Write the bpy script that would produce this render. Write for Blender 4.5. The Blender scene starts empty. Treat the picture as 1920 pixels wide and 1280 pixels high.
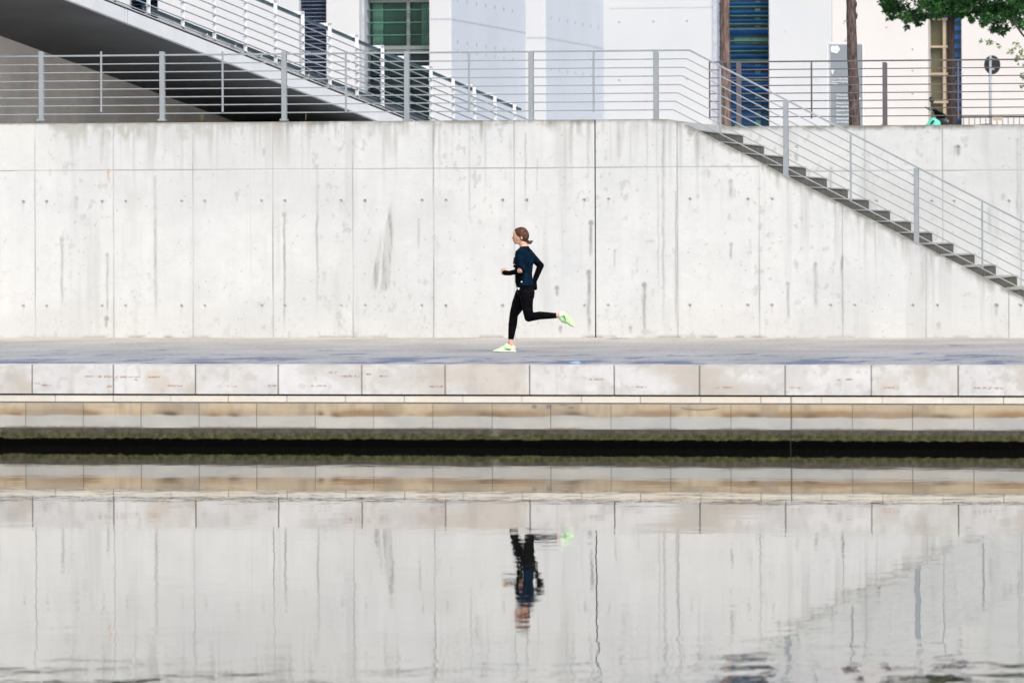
import bpy, bmesh, math, random
import numpy as np
from mathutils import Vector, Matrix
random.seed(7)
R = math.radians
col = bpy.context.scene.collection

# ------------------------------------------------------------------ camera model (1920x1280 photo pixels)
F = 10500.0; TH = math.atan(0.1885); YH = 425.0; ROLL = 0.0035
CX, H = 15.44, 2.63
cT, sT = math.cos(TH), math.sin(TH); cR, sR = math.cos(ROLL), math.sin(ROLL)
YW = 81.9            # retaining wall front
YB = 86.7            # rear stair wall front
YC = 65.5            # quay wall front
YR = 72.4            # runner
HP = 0.98            # promenade level
def ray(px, py):
    ui, vi = px-960, YH-py
    u, v = cR*ui+sR*vi, -sR*ui+cR*vi
    return u, v
def XZ(px, py, Y):
    u, v = ray(px, py)
    t = Y/(F*cT+u*sT)
    return CX+t*(-F*sT+u*cT), H+t*v
def P(px, py, Y):
    x, z = XZ(px, py, Y); return Vector((x, Y, z))
def PD(px, py, d):      # point at axis depth d
    u, v = ray(px, py); t = d/F
    return Vector((CX+t*(-F*sT+u*cT), t*(F*cT+u*sT), H+t*v))
def PXof(X, Y, Z):
    dx = X-CX; d = -dx*sT+Y*cT; u = (dx*cT+Y*sT)/d*F; v = (Z-H)/d*F
    return 960+cR*u-sR*v, YH-(sR*u+cR*v)

# ------------------------------------------------------------------ materials
def newmat(name):
    m = bpy.data.materials.new(name); m.use_nodes = True
    nt = m.node_tree; return m, nt, nt.nodes['Principled BSDF']
def nd(nt, t, **kw):
    n = nt.nodes.new(t)
    for k, v in kw.items():
        if k in n.inputs: n.inputs[k].default_value = v
        else: setattr(n, k, v)
    return n
def ramp(nt, src, stops):
    r = nt.nodes.new('ShaderNodeValToRGB'); e = r.color_ramp.elements
    while len(e) < len(stops): e.new(0.5)
    for i, (p, c) in enumerate(stops):
        e[i].position = p; e[i].color = (c[0], c[1], c[2], 1) if not isinstance(c, (int, float)) else (c, c, c, 1)
    nt.links.new(src, r.inputs[0]); return r.outputs[0]
def noise(nt, scale, vec=(1,1,1), detail=4, rough=.55):
    tc = nt.nodes.new('ShaderNodeTexCoord'); mp = nt.nodes.new('ShaderNodeMapping')
    mp.inputs['Scale'].default_value = vec; nt.links.new(tc.outputs['Object'], mp.inputs[0])
    n = nt.nodes.new('ShaderNodeTexNoise'); n.inputs['Scale'].default_value = scale
    n.inputs['Detail'].default_value = detail; n.inputs['Roughness'].default_value = rough
    nt.links.new(mp.outputs[0], n.inputs[0]); return n.outputs[0]
def mixc(nt, a, b, fac, mode='MULTIPLY'):
    m = nt.nodes.new('ShaderNodeMix'); m.data_type = 'RGBA'; m.blend_type = mode
    if isinstance(fac, (int, float)): m.inputs[0].default_value = fac
    else: nt.links.new(fac, m.inputs[0])
    for s, i in ((a, 6), (b, 7)):
        if isinstance(s, tuple): m.inputs[i].default_value = (*s, 1)
        else: nt.links.new(s, m.inputs[i])
    return m.outputs[2]
def bump(nt, b, src, dist, strength=1.0):
    n = nt.nodes.new('ShaderNodeBump'); n.inputs['Distance'].default_value = dist; n.inputs['Strength'].default_value = strength
    nt.links.new(src, n.inputs['Height']); nt.links.new(n.outputs[0], b.inputs['Normal'])
def mat(name, c, rough=.6, metal=0, var=.12, scale=6, vec=(1,1,1), bd=0, spec=.5, attr=False, c2=None):
    m, nt, b = newmat(name)
    b.inputs['Roughness'].default_value = rough; b.inputs['Metallic'].default_value = metal
    b.inputs['Specular IOR Level'].default_value = spec
    n = noise(nt, scale, vec)
    lo = tuple(x*(1-var) for x in c); hi = tuple(min(1, x*(1+var)) for x in (c2 or c))
    o = ramp(nt, n, [(.3, lo), (.7, hi)])
    if attr:
        a = nt.nodes.new('ShaderNodeAttribute'); a.attribute_name = 'stain'
        o = mixc(nt, o, a.outputs['Color'], 1.0)
    nt.links.new(o, b.inputs['Base Color'])
    if bd: bump(nt, b, noise(nt, scale*4, vec), bd)
    return m
M = {}
M['wall'] = mat('pale_concrete', (.582,.596,.606), .85, var=.025, scale=1.6, bd=.002, spec=.2, attr=True)
M['concrete'] = mat('grey_concrete', (.49,.50,.50), .85, var=.10, scale=1.2, bd=.002, spec=.2)
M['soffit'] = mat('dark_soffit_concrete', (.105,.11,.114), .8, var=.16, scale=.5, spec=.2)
M['underwall'] = mat('under_stair_concrete', (.78,.72,.67), .85, var=.16, scale=1.1, bd=.002, spec=.2)
M['stringer'] = mat('painted_stringer', (.60,.63,.66), .6, var=.05, scale=2)
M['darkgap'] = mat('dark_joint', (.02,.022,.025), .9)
M['stone'] = mat('quay_stone', (.585,.585,.585), .75, var=.06, scale=2.5, bd=.002, spec=.3, attr=True)
M['course'] = mat('cream_stone', (.63,.60,.545), .75, var=.06, scale=2.5, bd=.002, spec=.3, attr=True)
M['lower'] = mat('tan_stone', (.43,.405,.36), .7, var=.08, scale=2.2, bd=.003, spec=.3, attr=True)
M['algae'] = mat('algae_band', (.30,.30,.30), 1.0, var=.3, scale=14, bd=.01, spec=.05, attr=True)
M['mortar'] = mat('mortar', (.26,.25,.23), .9)
M['step'] = mat('weathered_step', (.062,.060,.055), .9, c2=(.13,.125,.11), var=.5, scale=5, vec=(9,9,.8), bd=.003, spec=.2)
M['tread'] = mat('pale_tread_edge', (.30,.30,.29), .8, var=.15, scale=8)
M['steel'] = mat('galvanised_steel', (.30,.335,.36), .5, .15, var=.08, scale=5)
M['dark_steel'] = mat('dark_brown_steel', (.13,.12,.135), .45, .3, var=.12, scale=5)  # darker, browner tone than the front railing
M['white'] = mat('white_painted_steel', (.66,.68,.71), .45, var=.04, scale=4)
M['rod'] = mat('steel_rod', (.33,.36,.40), .4, .3, var=.06, scale=4)
M['handrail'] = mat('dark_teal_handrail', (.02,.06,.08), .35, .2, var=.15)
M['facade'] = mat('facade_concrete', (.54,.555,.575), .85, var=.03, scale=.35, spec=.2, c2=(.565,.565,.57))
M['facade_warm'] = mat('facade_concrete_warm_glow', (.61,.585,.57), .85, var=.04, scale=.4, spec=.2)  # warm pinkish glow on the right-hand fronts is put into the colour
M['side'] = mat('bluish_skylit_concrete', (.50,.545,.61), .85, var=.04, scale=.35, spec=.2)  # bluish sky light on the side faces is put into the colour
M['joint'] = mat('facade_joint', (.42,.45,.50), .9)
M['hole'] = mat('tie_hole', (.30,.32,.35), .9)
M['frame'] = mat('window_frame', (.30,.34,.33), .4, .3)
M['frame_wood'] = mat('window_frame_wood', (.46,.36,.26), .5, var=.08)
M['bark'] = mat('red_brown_bark', (.07,.048,.042), .9, var=.4, scale=5, vec=(6,6,.9), bd=.008, spec=.15, c2=(.19,.135,.115))
M['bark_mid'] = mat('grey_brown_bark', (.045,.034,.032), .9, var=.4, scale=6, vec=(5,5,1.2), bd=.008, spec=.15, c2=(.115,.085,.078))
M['bark_dark'] = mat('dark_bark', (.055,.04,.036), .9, var=.5, scale=5, vec=(6,6,.9), bd=.012, spec=.2)
M['sign_grey'] = mat('sign_grey', (.215,.245,.27), .5, var=.04, scale=1)
M['sign_white'] = mat('sign_lettering', (.75,.77,.8), .5, var=.03)
M['black'] = mat('black_plastic', (.012,.012,.014), .4, var=.2)
M['mint'] = mat('mint_paint', (.13,.66,.49), .3, var=.04, scale=2)
M['rubber'] = mat('tyre_rubber', (.02,.02,.02), .8, var=.2)
M['chrome'] = mat('bright_metal', (.7,.7,.72), .25, .9, var=.05)
M['skin'] = mat('skin', (.62,.36,.26), .55, var=.06, scale=9)
M['navy'] = mat('navy_jersey', (.0015,.010,.024), .85, var=.6, scale=9, bd=.010, spec=.06)
M['tights'] = mat('black_tights', (.002,.002,.003), .6, var=.6, scale=11, vec=(1,1,3), spec=.03, c2=(.004,.004,.005), bd=.006)
M['cuff'] = mat('black_knit', (.0015,.0015,.002), .9, var=.3, spec=.08)
M['hair'] = mat('brown_hair', (.028,.011,.007), .6, var=.5, scale=26, vec=(1,1,4), c2=(.10,.045,.028), spec=.2)
M['shoe'] = mat('mint_shoe', (.42,.76,.33), .6, var=.12, scale=16, c2=(.55,.80,.42))
M['shoe_pale'] = mat('pale_mint_shoe', (.52,.82,.40), .6, var=.12, scale=16, c2=(.68,.86,.56))
M['sole'] = mat('white_sole', (.80,.82,.78), .55, var=.04)
M['swoosh'] = mat('shoe_mark', (.10,.16,.12), .5)
M['weed'] = mat('weed_green', (.10,.16,.03), .7, var=.3)
M['drystem'] = mat('dry_stem', (.22,.16,.09), .8, var=.3)
M['bag'] = mat('pale_blue_plastic', (.26,.38,.56), .5, var=.1)
M['soil'] = mat('soil', (.12,.10,.08), .9)

def leafmat(name, a, b_):
    m, nt, b = newmat(name)
    g = nt.nodes.new('ShaderNodeAttribute'); g.attribute_name = 'shade'
    o = ramp(nt, g.outputs['Fac'], [(0, a), (.75, b_), (1, tuple(min(1, x*1.9) for x in b_))])
    nt.links.new(o, b.inputs['Base Color']); b.inputs['Roughness'].default_value = .5
    b.inputs['Specular IOR Level'].default_value = .35
    tr = nt.nodes.new('ShaderNodeBsdfTranslucent'); nt.links.new(o, tr.inputs[0])
    mx = nt.nodes.new('ShaderNodeMixShader'); mx.inputs[0].default_value = .3
    nt.links.new(b.outputs[0], mx.inputs[1]); nt.links.new(tr.outputs[0], mx.inputs[2])
    nt.links.new(mx.outputs[0], nt.nodes['Material Output'].inputs[0]); return m
M['leaf'] = leafmat('leaf_green', (.008,.038,.012), (.045,.15,.035))
M['leaf_pale'] = leafmat('leaf_pale', (.10,.17,.06), (.30,.36,.16))

def pavemat():
    m, nt, b = newmat('asphalt_promenade')
    tc = nt.nodes.new('ShaderNodeTexCoord'); sp = nt.nodes.new('ShaderNodeSeparateXYZ'); nt.links.new(tc.outputs['Object'], sp.inputs[0])
    mr = nt.nodes.new('ShaderNodeMapRange'); nt.links.new(sp.outputs['Y'], mr.inputs[0])
    mr.inputs[1].default_value = YC; mr.inputs[2].default_value = YW
    base = ramp(nt, mr.outputs[0], [(0, (.33,.345,.38)), (.3, (.355,.365,.38)), (.6, (.39,.38,.375)), (1, (.49,.45,.40))])  # bluish kerb end: grazing sky reflection put into the base colour
    fine = ramp(nt, noise(nt, 30, (1,.35,1), 3), [(.3, .78), (.7, 1.14)])
    o = mixc(nt, base, fine, 1.0)
    big = ramp(nt, noise(nt, .8, (1,.5,1), 4), [(.35, .84), (.65, 1.08)])
    o = mixc(nt, o, big, 1.0)
    # darker damp patches near the kerb, blue sky reflection put into their colour
    pn = noise(nt, 1.0, (1.3,.5,1), 6, .65)
    f = nt.nodes.new('ShaderNodeMapRange'); nt.links.new(sp.outputs['Y'], f.inputs[0])
    f.inputs[1].default_value = YC+.5; f.inputs[2].default_value = YC+9.0; f.inputs[3].default_value = .075; f.inputs[4].default_value = -.10
    ad = nt.nodes.new('ShaderNodeMath'); ad.operation = 'ADD'; nt.links.new(pn, ad.inputs[0]); nt.links.new(f.outputs[0], ad.inputs[1])
    pf = ramp(nt, ad.outputs[0], [(.53, 0.0), (.60, 1.0)])
    o = mixc(nt, o, (.14,.165,.24), pf, 'MIX')
    nt.links.new(o, b.inputs['Base Color']); b.inputs['Roughness'].default_value = .75; b.inputs['Specular IOR Level'].default_value = .25
    bump(nt, b, noise(nt, 60), .003)
    return m
M['pave'] = pavemat()

def watermat():
    m, nt, b = newmat('canal_water')
    b.inputs['Base Color'].default_value = (.012,.014,.010,1); b.inputs['Roughness'].default_value = .015
    b.inputs['IOR'].default_value = 1.4
    n1 = noise(nt, 1.3, (1.7,1.0,1), 3, .5)
    n2 = noise(nt, .35, (.7,1,1), 2, .5)
    n3 = noise(nt, 3.2, (.55,1.3,1), 2, .5)
    # a breeze patch roughens the nearer water
    tc = nt.nodes.new('ShaderNodeTexCoord'); sp = nt.nodes.new('ShaderNodeSeparateXYZ'); nt.links.new(tc.outputs['Object'], sp.inputs[0])
    mr = nt.nodes.new('ShaderNodeMapRange'); nt.links.new(sp.outputs['Y'], mr.inputs[0])
    mr.inputs[1].default_value = 36.0; mr.inputs[2].default_value = 31.0; mr.inputs[3].default_value = .0; mr.inputs[4].default_value = 1.0
    pm = ramp(nt, noise(nt, .22, (1,1,1), 2), [(.40, .1), (.6, 1.0)])
    mu = nt.nodes.new('ShaderNodeMath'); mu.operation = 'MULTIPLY'; nt.links.new(mr.outputs[0], mu.inputs[0]); nt.links.new(pm, mu.inputs[1])
    def scaled(src, k):
        x = nt.nodes.new('ShaderNodeMath'); x.operation = 'MULTIPLY'; nt.links.new(src, x.inputs[0])
        if isinstance(k, float): x.inputs[1].default_value = k
        else: nt.links.new(k, x.inputs[1])
        return x.outputs[0]
    def add(a, c):
        x = nt.nodes.new('ShaderNodeMath'); x.operation = 'ADD'; nt.links.new(a, x.inputs[0]); nt.links.new(c, x.inputs[1]); return x.outputs[0]
    h = add(add(scaled(n1, WATER[0]), scaled(n2, WATER[1])), scaled(n3, WATER[2]))
    h = add(h, scaled(scaled(n1, mu.outputs[0]), WATER[3]))
    bump(nt, b, h, 1.0)
    gl = nt.nodes.new('ShaderNodeBsdfGlossy'); gl.inputs['Color'].default_value = (.985,.975,.95,1); gl.inputs['Roughness'].default_value = .015
    nt.links.new(b.inputs['Normal'].links[0].from_socket, gl.inputs['Normal'])
    mx = nt.nodes.new('ShaderNodeMixShader'); mx.inputs[0].default_value = .27
    nt.links.new(b.outputs[0], mx.inputs[1]); nt.links.new(gl.outputs[0], mx.inputs[2]); nt.links.new(mx.outputs[0], nt.nodes['Material Output'].inputs[0])
    return m
WATER = (.0013, .0018, .00035, .010)
M['water'] = watermat()

def glassmat(name, c, c2, rough=.12):
    m, nt, b = newmat(name)
    n = noise(nt, .9, (1,1,.35), 3)
    nt.links.new(ramp(nt, n, [(.35, c), (.65, c2)]), b.inputs['Base Color'])
    b.inputs['Roughness'].default_value = rough; b.inputs['Metallic'].default_value = .0; b.inputs['Specular IOR Level'].default_value = .5
    return m
M['glass_green'] = glassmat('green_glass', (.008,.035,.028), (.03,.10,.075))
M['glass_blue'] = glassmat('blue_glass', (.005,.02,.03), (.01,.07,.16))
M['glass_amber'] = glassmat('amber_glass', (.06,.06,.035), (.15,.14,.08))  # mottled amber base colour
M['slat_blue'] = mat('blue_glass_slat', (.015,.08,.24), .2, var=.35, scale=1)
M['slat_green'] = mat('green_glass_slat', (.10,.22,.18), .25, var=.3, scale=1)
M['slat_navy'] = mat('navy_louvre', (.012,.022,.06), .35, var=.25)
M['slat_grey'] = mat('grey_louvre', (.20,.24,.32), .35, var=.2)
M['curtain'] = mat('pale_curtain', (.09,.21,.16), .7, var=.2, scale=3, vec=(5,5,.4))

# ------------------------------------------------------------------ object helpers
def tag(o, label=None, cat=None, group=None, kind=None):
    if label: o['label'] = label
    if cat: o['category'] = cat
    if group: o['group'] = group
    if kind: o['kind'] = kind
    return o
def empty(name, loc, label, cat, group=None):
    o = bpy.data.objects.new(name, None); col.objects.link(o); o.location = loc; o.empty_display_size = .2
    return tag(o, label, cat, group)
class MB:
    def __init__(s): s.v = []; s.f = []; s.m = []; s.cur = 0
    def add(s, vs, fs):
        k = len(s.v); s.v += [tuple(v) for v in vs]; s.f += [[i+k for i in f] for f in fs]; s.m += [s.cur]*len(fs)
    def box(s, x0, x1, y0, y1, z0, z1):
        s.add([(x,y,z) for x in (x0,x1) for y in (y0,y1) for z in (z0,z1)],
              [(0,1,3,2),(4,6,7,5),(0,4,5,1),(2,3,7,6),(0,2,6,4),(1,5,7,3)])
    def prism(s, poly, y0, y1):      # poly of (x,z)
        n = len(poly)
        s.add([(x,y0,z) for x,z in poly]+[(x,y1,z) for x,z in poly],
              [list(range(n)), list(range(2*n-1, n-1, -1))]+[(i, i+n, (i+1)%n+n, (i+1)%n) for i in range(n)])
    def bar(s, a, b, w, h, up=Vector((0,0,1))):   # rectangular bar: w across, h along 'up'
        a, b = Vector(a), Vector(b); d = (b-a).normalized(); r = d.cross(up)
        if r.length < 1e-4: r = d.cross(Vector((0,1,0)))
        r.normalize(); u = r.cross(d).normalized()
        vs = [p+r*i*w/2+u*j*h/2 for p in (a,b) for i,j in ((-1,-1),(1,-1),(1,1),(-1,1))]
        s.add(vs, [(3,2,1,0),(4,5,6,7),(0,1,5,4),(1,2,6,5),(2,3,7,6),(3,0,4,7)])
    def tube(s, pts, rad, n=8):
        pts = [Vector(p) for p in pts]; m = len(pts)
        rs = rad if isinstance(rad, (list, tuple)) else [rad]*m
        base = len(s.v)
        for i, p in enumerate(pts):
            d = (pts[min(i+1,m-1)]-pts[max(i-1,0)]).normalized()
            ref = Vector((0,0,1)) if abs(d.z) < .9 else Vector((1,0,0))
            u = d.cross(ref).normalized(); w = d.cross(u)
            for k in range(n):
                a = 2*math.pi*k/n; s.v.append(tuple(p+(u*math.cos(a)+w*math.sin(a))*rs[i]))
        for i in range(m-1):
            for k in range(n):
                a, b = base+i*n+k, base+i*n+(k+1)%n; s.f.append([a, b, b+n, a+n]); s.m.append(s.cur)
        s.f.append([base+k for k in range(n)][::-1]); s.f.append([base+(m-1)*n+k for k in range(n)]); s.m += [s.cur]*2
    def build(s, name, mt, parent=None, smooth=False, bevel=0):
        org = Vector((0,0,0))
        if parent is not None:
            o_ = parent
            while o_ is not None: org += Vector(o_.location); o_ = o_.parent
        me = bpy.data.meshes.new(name); me.from_pydata([tuple(Vector(v)-org) for v in s.v], [], s.f)
        for x in (mt if isinstance(mt, list) else [mt]): me.materials.append(M[x] if isinstance(x, str) else x)
        if isinstance(mt, list): me.polygons.foreach_set('material_index', s.m)
        if smooth: me.polygons.foreach_set('use_smooth', [True]*len(me.polygons))
        me.update()
        bm = bmesh.new(); bm.from_mesh(me); bmesh.ops.recalc_face_normals(bm, faces=bm.faces); bm.to_mesh(me); bm.free()
        o = bpy.data.objects.new(name, me); col.objects.link(o); o.parent = parent
        if bevel:
            b = o.modifiers.new('bevel', 'BEVEL'); b.width = bevel; b.segments = 2; b.limit_method = 'ANGLE'
        return o

# ------------------------------------------------------------------ numpy noise + painted grids
_rs = np.random.RandomState(3); _lat = _rs.rand(256, 256)
def vn(x, y, seed=0):
    x = x+seed*17.31; y = y+seed*9.17
    xi = np.floor(x).astype(int); yi = np.floor(y).astype(int); fx = x-xi; fy = y-yi
    fx = fx*fx*(3-2*fx); fy = fy*fy*(3-2*fy)
    a = _lat[xi%256, yi%256]; b = _lat[(xi+1)%256, yi%256]; c = _lat[xi%256, (yi+1)%256]; d = _lat[(xi+1)%256, (yi+1)%256]
    return (a*(1-fx)+b*fx)*(1-fy)+(c*(1-fx)+d*fx)*fy
def fbm(x, y, seed=0, o=4):
    s = 0; a = .5; t = 0
    for i in range(o): s = s+a*vn(x*2**i, y*2**i, seed+i); t += a; a *= .5
    return s/t
def sm(e0, e1, x):
    t = np.clip((x-e0)/(e1-e0), 0, 1); return t*t*(3-2*t)
def grid_wall(name, x0, x1, z0, top, Y, thick, step, paint, mt, parent=None, xbreaks=()):
    """wall whose front face is a fine grid carrying recesses and stains; top is a function of x"""
    nx = max(2, int((x1-x0)/step)+1); xs = np.linspace(x0, x1, nx)
    if len(xbreaks): xs = np.unique(np.concatenate([xs, np.array(xbreaks)]))
    nx = len(xs); tops = np.array([top(x) for x in xs])
    nz = max(2, int((tops.max()-z0)/step)+1); v = np.linspace(0, 1, nz)
    Xg = np.repeat(xs[:, None], nz, 1); Zg = z0+(tops[:, None]-z0)*v[None, :]
    colr, rec = paint(Xg, Zg, tops[:, None]+0*Zg)
    Yg = Y+rec
    V = np.stack([Xg, Yg, Zg], -1).reshape(-1, 3)
    i, j = np.meshgrid(np.arange(nx-1), np.arange(nz-1), indexing='ij'); a = (i*nz+j).ravel()
    Fc = np.stack([a, a+nz, a+nz+1, a+1], -1).tolist()
    # body behind: top strip, bottom, sides and back
    b0 = len(V); tp = np.arange(nx)*nz+nz-1; bt = np.arange(nx)*nz
    back_t = np.stack([xs, np.full(nx, Y+thick), tops], -1); back_b = np.stack([xs, np.full(nx, Y+thick), np.full(nx, z0)], -1)
    V = np.concatenate([V, back_t, back_b]); BT = b0+np.arange(nx); BB = BT+nx
    for k in range(nx-1):
        Fc.append([int(tp[k]), int(tp[k+1]), int(BT[k+1]), int(BT[k])])
        Fc.append([int(BT[k]), int(BT[k+1]), int(BB[k+1]), int(BB[k])])
        Fc.append([int(BB[k]), int(BB[k+1]), int(bt[k+1]), int(bt[k])])
    Fc.append([int(q) for q in range(0, nz)]+[int(BT[0]), int(BB[0])])
    Fc.append(([int((nx-1)*nz+q) for q in range(0, nz)]+[int(BT[-1]), int(BB[-1])])[::-1])
    me = bpy.data.meshes.new(name)
    org = np.array(parent.location) if parent is not None else np.zeros(3)
    me.from_pydata((V-org).tolist(), [], Fc); me.materials.append(M[mt])
    C = np.ones((len(V), 4), dtype=np.float32); C[:b0, :3] = colr.reshape(-1, 3)
    C[b0:b0+nx, :3] = colr[:, -1]; C[b0+nx:, :3] = colr[:, 0]
    at = me.color_attributes.new('stain', 'FLOAT_COLOR', 'POINT'); at.data.foreach_set('color', C.ravel())
    me.update()
    o = bpy.data.objects.new(name, me); col.objects.link(o); o.parent = parent
    return o
def lerp3(c, tgt, f):
    return c*(1-f[..., None])+np.array(tgt)[None, None, :]*f[..., None]

# ------------------------------------------------------------------ key levels
ZT = XZ(960, 224.5, YW)[1]                 # top of retaining wall
x_joint = XZ(1116, 400, YW)[0]
xb, _ = XZ(1272, 224, YW); ZT = (ZT+XZ(1272, 224.0, YW)[1])/2
p0 = XZ(1307, 243.2, YW); p7 = XZ(1597.7, 392.3, YW)
RUN = (p7[0]-p0[0])/7; RISE = (p0[1]-p7[1])/7; SL = RISE/RUN
XN0, ZN0 = p0[0], p0[1]                    # first nosing seen
def top_right(x):
    base = ZN0-.017-(x-XN0)*SL
    k = .03
    return max(HP+.02, ZT-np.log1p(np.exp(np.clip((ZT-base)/k, -50, 50)))*k) if (ZT-base)/k < 50 else max(HP+.02, base)

def paint_concrete(Y, seams, rows, streaks, hseam=None, hrange=(-99, 99), grime=1.0, seed=0, big=False, dark_l=1.0):
    def f(X, Z, T):
        base = np.ones(X.shape+(3,)); rec = np.zeros(X.shape)
        mot = fbm(X*.9, Z*.9, seed)-.5; fine = fbm(X*9, Z*9, seed+3, 3)-.5; vs = fbm(X*7, Z*.45, seed+5, 3)-.5
        panel = vn(np.floor((X-30)/1.155), Z*0, seed+9)-.5
        base *= (1+.11*mot+.07*fine+.07*vs+.04*panel)[..., None]
        base[..., 2] *= 1-.04*(mot+.3); base[..., 0] *= 1+.015*mot
        # warm at the foot
        foot = sm(HP+.75, HP, Z)*(.35+.65*fbm(X*.5, Z*0, seed+8, 2)); base = lerp3(base, (.97,.94,.90), np.clip(foot*.8, 0, 1))
        footd = sm(HP+.06, HP, Z)*sm(.45, .7, fbm(X*4, Z*4, seed+12)); base = lerp3(base, (.45,.43,.40), footd*.8)
        d = np.zeros(X.shape)
        for sx in seams:
            off = X-sx-.006*(fbm(Z*3, X*0+sx, 2, 2)-.5)
            w = .35+.75*fbm(Z*1.3, X*0+sx, seed+4, 3)
            line = np.exp(-(off/.0085)**2)
            d = np.maximum(d, line*np.clip((w-.45)*1.5+.22, .12, .95)); rec += .004*line
            halo = np.exp(-np.abs(off+.01)/.035)*sm(.45, .8, fbm(Z*1.6+sx, X*9, seed+6, 3))*.26
            d = np.maximum(d, halo)
        if hseam is not None:
            on = (X > hrange[0]) & (X < hrange[1])
            line = np.exp(-((Z-hseam-.003*(vn(X*2, Z*0)-.5))/.0085)**2)*on
            d = np.maximum(d, line*np.clip(.15+1.0*fbm(X*1.2, Z*0, seed+7, 3), 0, .85)); rec += .004*line
        c = lerp3(base, (.33,.335,.33), d)
        # drip grime from the top edge
        t = T-Z
        n1 = fbm(X*1.1, X*0, seed+11, 3); n2 = fbm(X*14, Z*.9, seed+13, 3); n3 = vn(X*26, Z*1.3, seed+2)
        L = .05+.22*sm(.3, .75, n1)+.50*sm(.5, .85, vn(X*9, X*0, seed+21))*sm(.35, .6, n1)
        g = np.clip(1-t/L, 0, 1)**.8*sm(.34, .75, .55*n2+.45*n3)*grime
        g2 = sm(.075+.06*n2, .0, t)*sm(.25, .6, fbm(X*5, Z*12, seed+14))*.8*grime
        c = lerp3(c, (.47,.455,.40), np.clip(g*1.0, 0, 1)); c = lerp3(c, (.32,.305,.26), np.clip(g2*1.1, 0, .9))
        # faint long runs
        run = sm(.62, .85, vn(X*20, X*0, seed+31))*sm(1.3, .1, t)*sm(.38, .58, n1)*.50*grime*(.4+.9*vn(X*60, Z*2, seed+32))
        c = lerp3(c, (.5,.5,.47), run)
        # tie holes
        for (hx, hz, s_) in rows:
            r = np.sqrt((X-hx)**2+(Z-hz)**2); core = sm(.026, .016, r); ring = sm(.045, .02, r)*.35
            c = lerp3(c, (.38,.37,.36), np.clip(core*s_, 0, 1)); c = lerp3(c, (.62,.61,.60), ring*s_); rec += .012*core
            runn = np.exp(-((X-hx)/.018)**2)*sm(0, .03, hz-Z)*sm(.22, .03, hz-Z)*.3*s_
            c = lerp3(c, (.55,.54,.52), runn)
        for (sx, sz0, sz1, w, k, headr) in streaks:
            off = X-sx-.02*(vn(Z*5, X*0+sx)-.5)
            body = np.exp(-(off/w)**2)*sm(sz0+.02, sz0-.03, Z)*sm(sz1-.05, sz1+.25*(sz0-sz1), Z)*(.55+.6*vn(X*30, Z*14, 5))
            head = sm(headr+.02, headr*.6, np.sqrt((X-sx)**2+((Z-sz0)*.9)**2))
            c = lerp3(c, (.43,.42,.39), np.clip(np.maximum(body, head*.9)*k*1.25, 0, .92))
        if big:
            # the broad slanting wipe of damp cement
            (tx, tz), (bx, bz) = XZ(734, 372, Y), XZ(721, 546, Y)
            s = (tz-Z)/(tz-bz); cx = tx+(bx-tx)*s; jx = .03*(fbm(Z*2.2, X*0, 61, 3)-.5)
            wd = .022+.062*sm(.0, .45, s)
            a = sm(1.0, .55, np.abs(X-cx+jx)/wd)*sm(-.08, .22, s)*sm(1.04, .96, s+.07*vn(X*26, Z*0))
            (tx, tz), (bx, bz) = XZ(717, 425, Y), XZ(699, 552, Y)
            s2 = (tz-Z)/(tz-bz); cx2 = tx+(bx-tx)*s2
            a2 = sm(1.0, .5, np.abs(X-cx2+jx)/(.02+.055*np.clip(s2, 0, 1)))*sm(.0, .6, s2)*sm(1.04, .9, s2+.10*vn(X*26, Z*0))
            hair_ = sm(.35, .75, fbm((X+Z*.10)*55, Z*.9, 93, 3)); brk = sm(.30, .55, fbm((X+Z*.10)*16, Z*3.2, 94, 4))
            smear = (.35+.65*hair_*brk)*np.clip(np.maximum(a, a2*.8)*(.35+1.0*fbm((X+Z*.08)*34, Z*1.5, 8, 3)), 0, .85)
            (ox, _), (ox2, _) = XZ(95, 230, Y), XZ(430, 230, Y)
            pat = sm(ox, ox+.05, X)*sm(ox2+1.5, ox2, X)*sm(.30, .0, T-Z-.22*(fbm(X*7, Z*1.5, 63, 3)-.4))*sm(.35, .65, fbm(X*10, Z*5, 65, 4))
            c = lerp3(c, (.48,.45,.35), np.clip(pat*.95, 0, .85))
            # rust spot
            rx, rz = XZ(203, 321, Y)
            r_ = np.exp(-((X-rx)/.014)**2)*sm(rz+.01, rz, Z)*sm(rz-.24, rz, Z)+sm(.045, .01, np.sqrt((X-rx)**2+(Z-rz)**2))
            c = lerp3(c, (.85,.50,.20), np.clip(r_, 0, .85))
            # the cleaner patch at the far left
            cl = sm(XZ(95, 300, Y)[0], XZ(88, 300, Y)[0], X)*sm(.5, .0, T-Z)
            c = lerp3(c, (1.03,1.02,.98), cl*.9)
        cloud = fbm(X*.55, Z*.8, seed+70, 5); c = lerp3(c, (.89,.89,.875), sm(.52, .68, cloud)*.5)
        tall = fbm(X*3.2, Z*.35, seed+72, 4); c = lerp3(c, (.78,.78,.755), sm(.58, .74, tall)*.5)
        speck = sm(.66, .76, fbm(X*13, Z*9, seed+74, 4))*sm(.45, .62, fbm(X*1.0, Z*.7, seed+75, 3)); c = lerp3(c, (.66,.66,.64), speck*.5)
        # trowel scuffs, cement bloom and fine pores
        rid = np.abs(fbm(X*3.1, Z*3.7, seed+51, 5)-.5); c = lerp3(c, (.80,.80,.78), sm(.022, .0, rid)*sm(.48, .72, fbm(X*1.4, Z*1.1, seed+53))*.5)
        rid2 = np.abs(fbm(X*1.6+Z*.8, Z*6, seed+55, 4)-.5); c = lerp3(c, (.86,.86,.85), sm(.03, .0, rid2)*.28)
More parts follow.
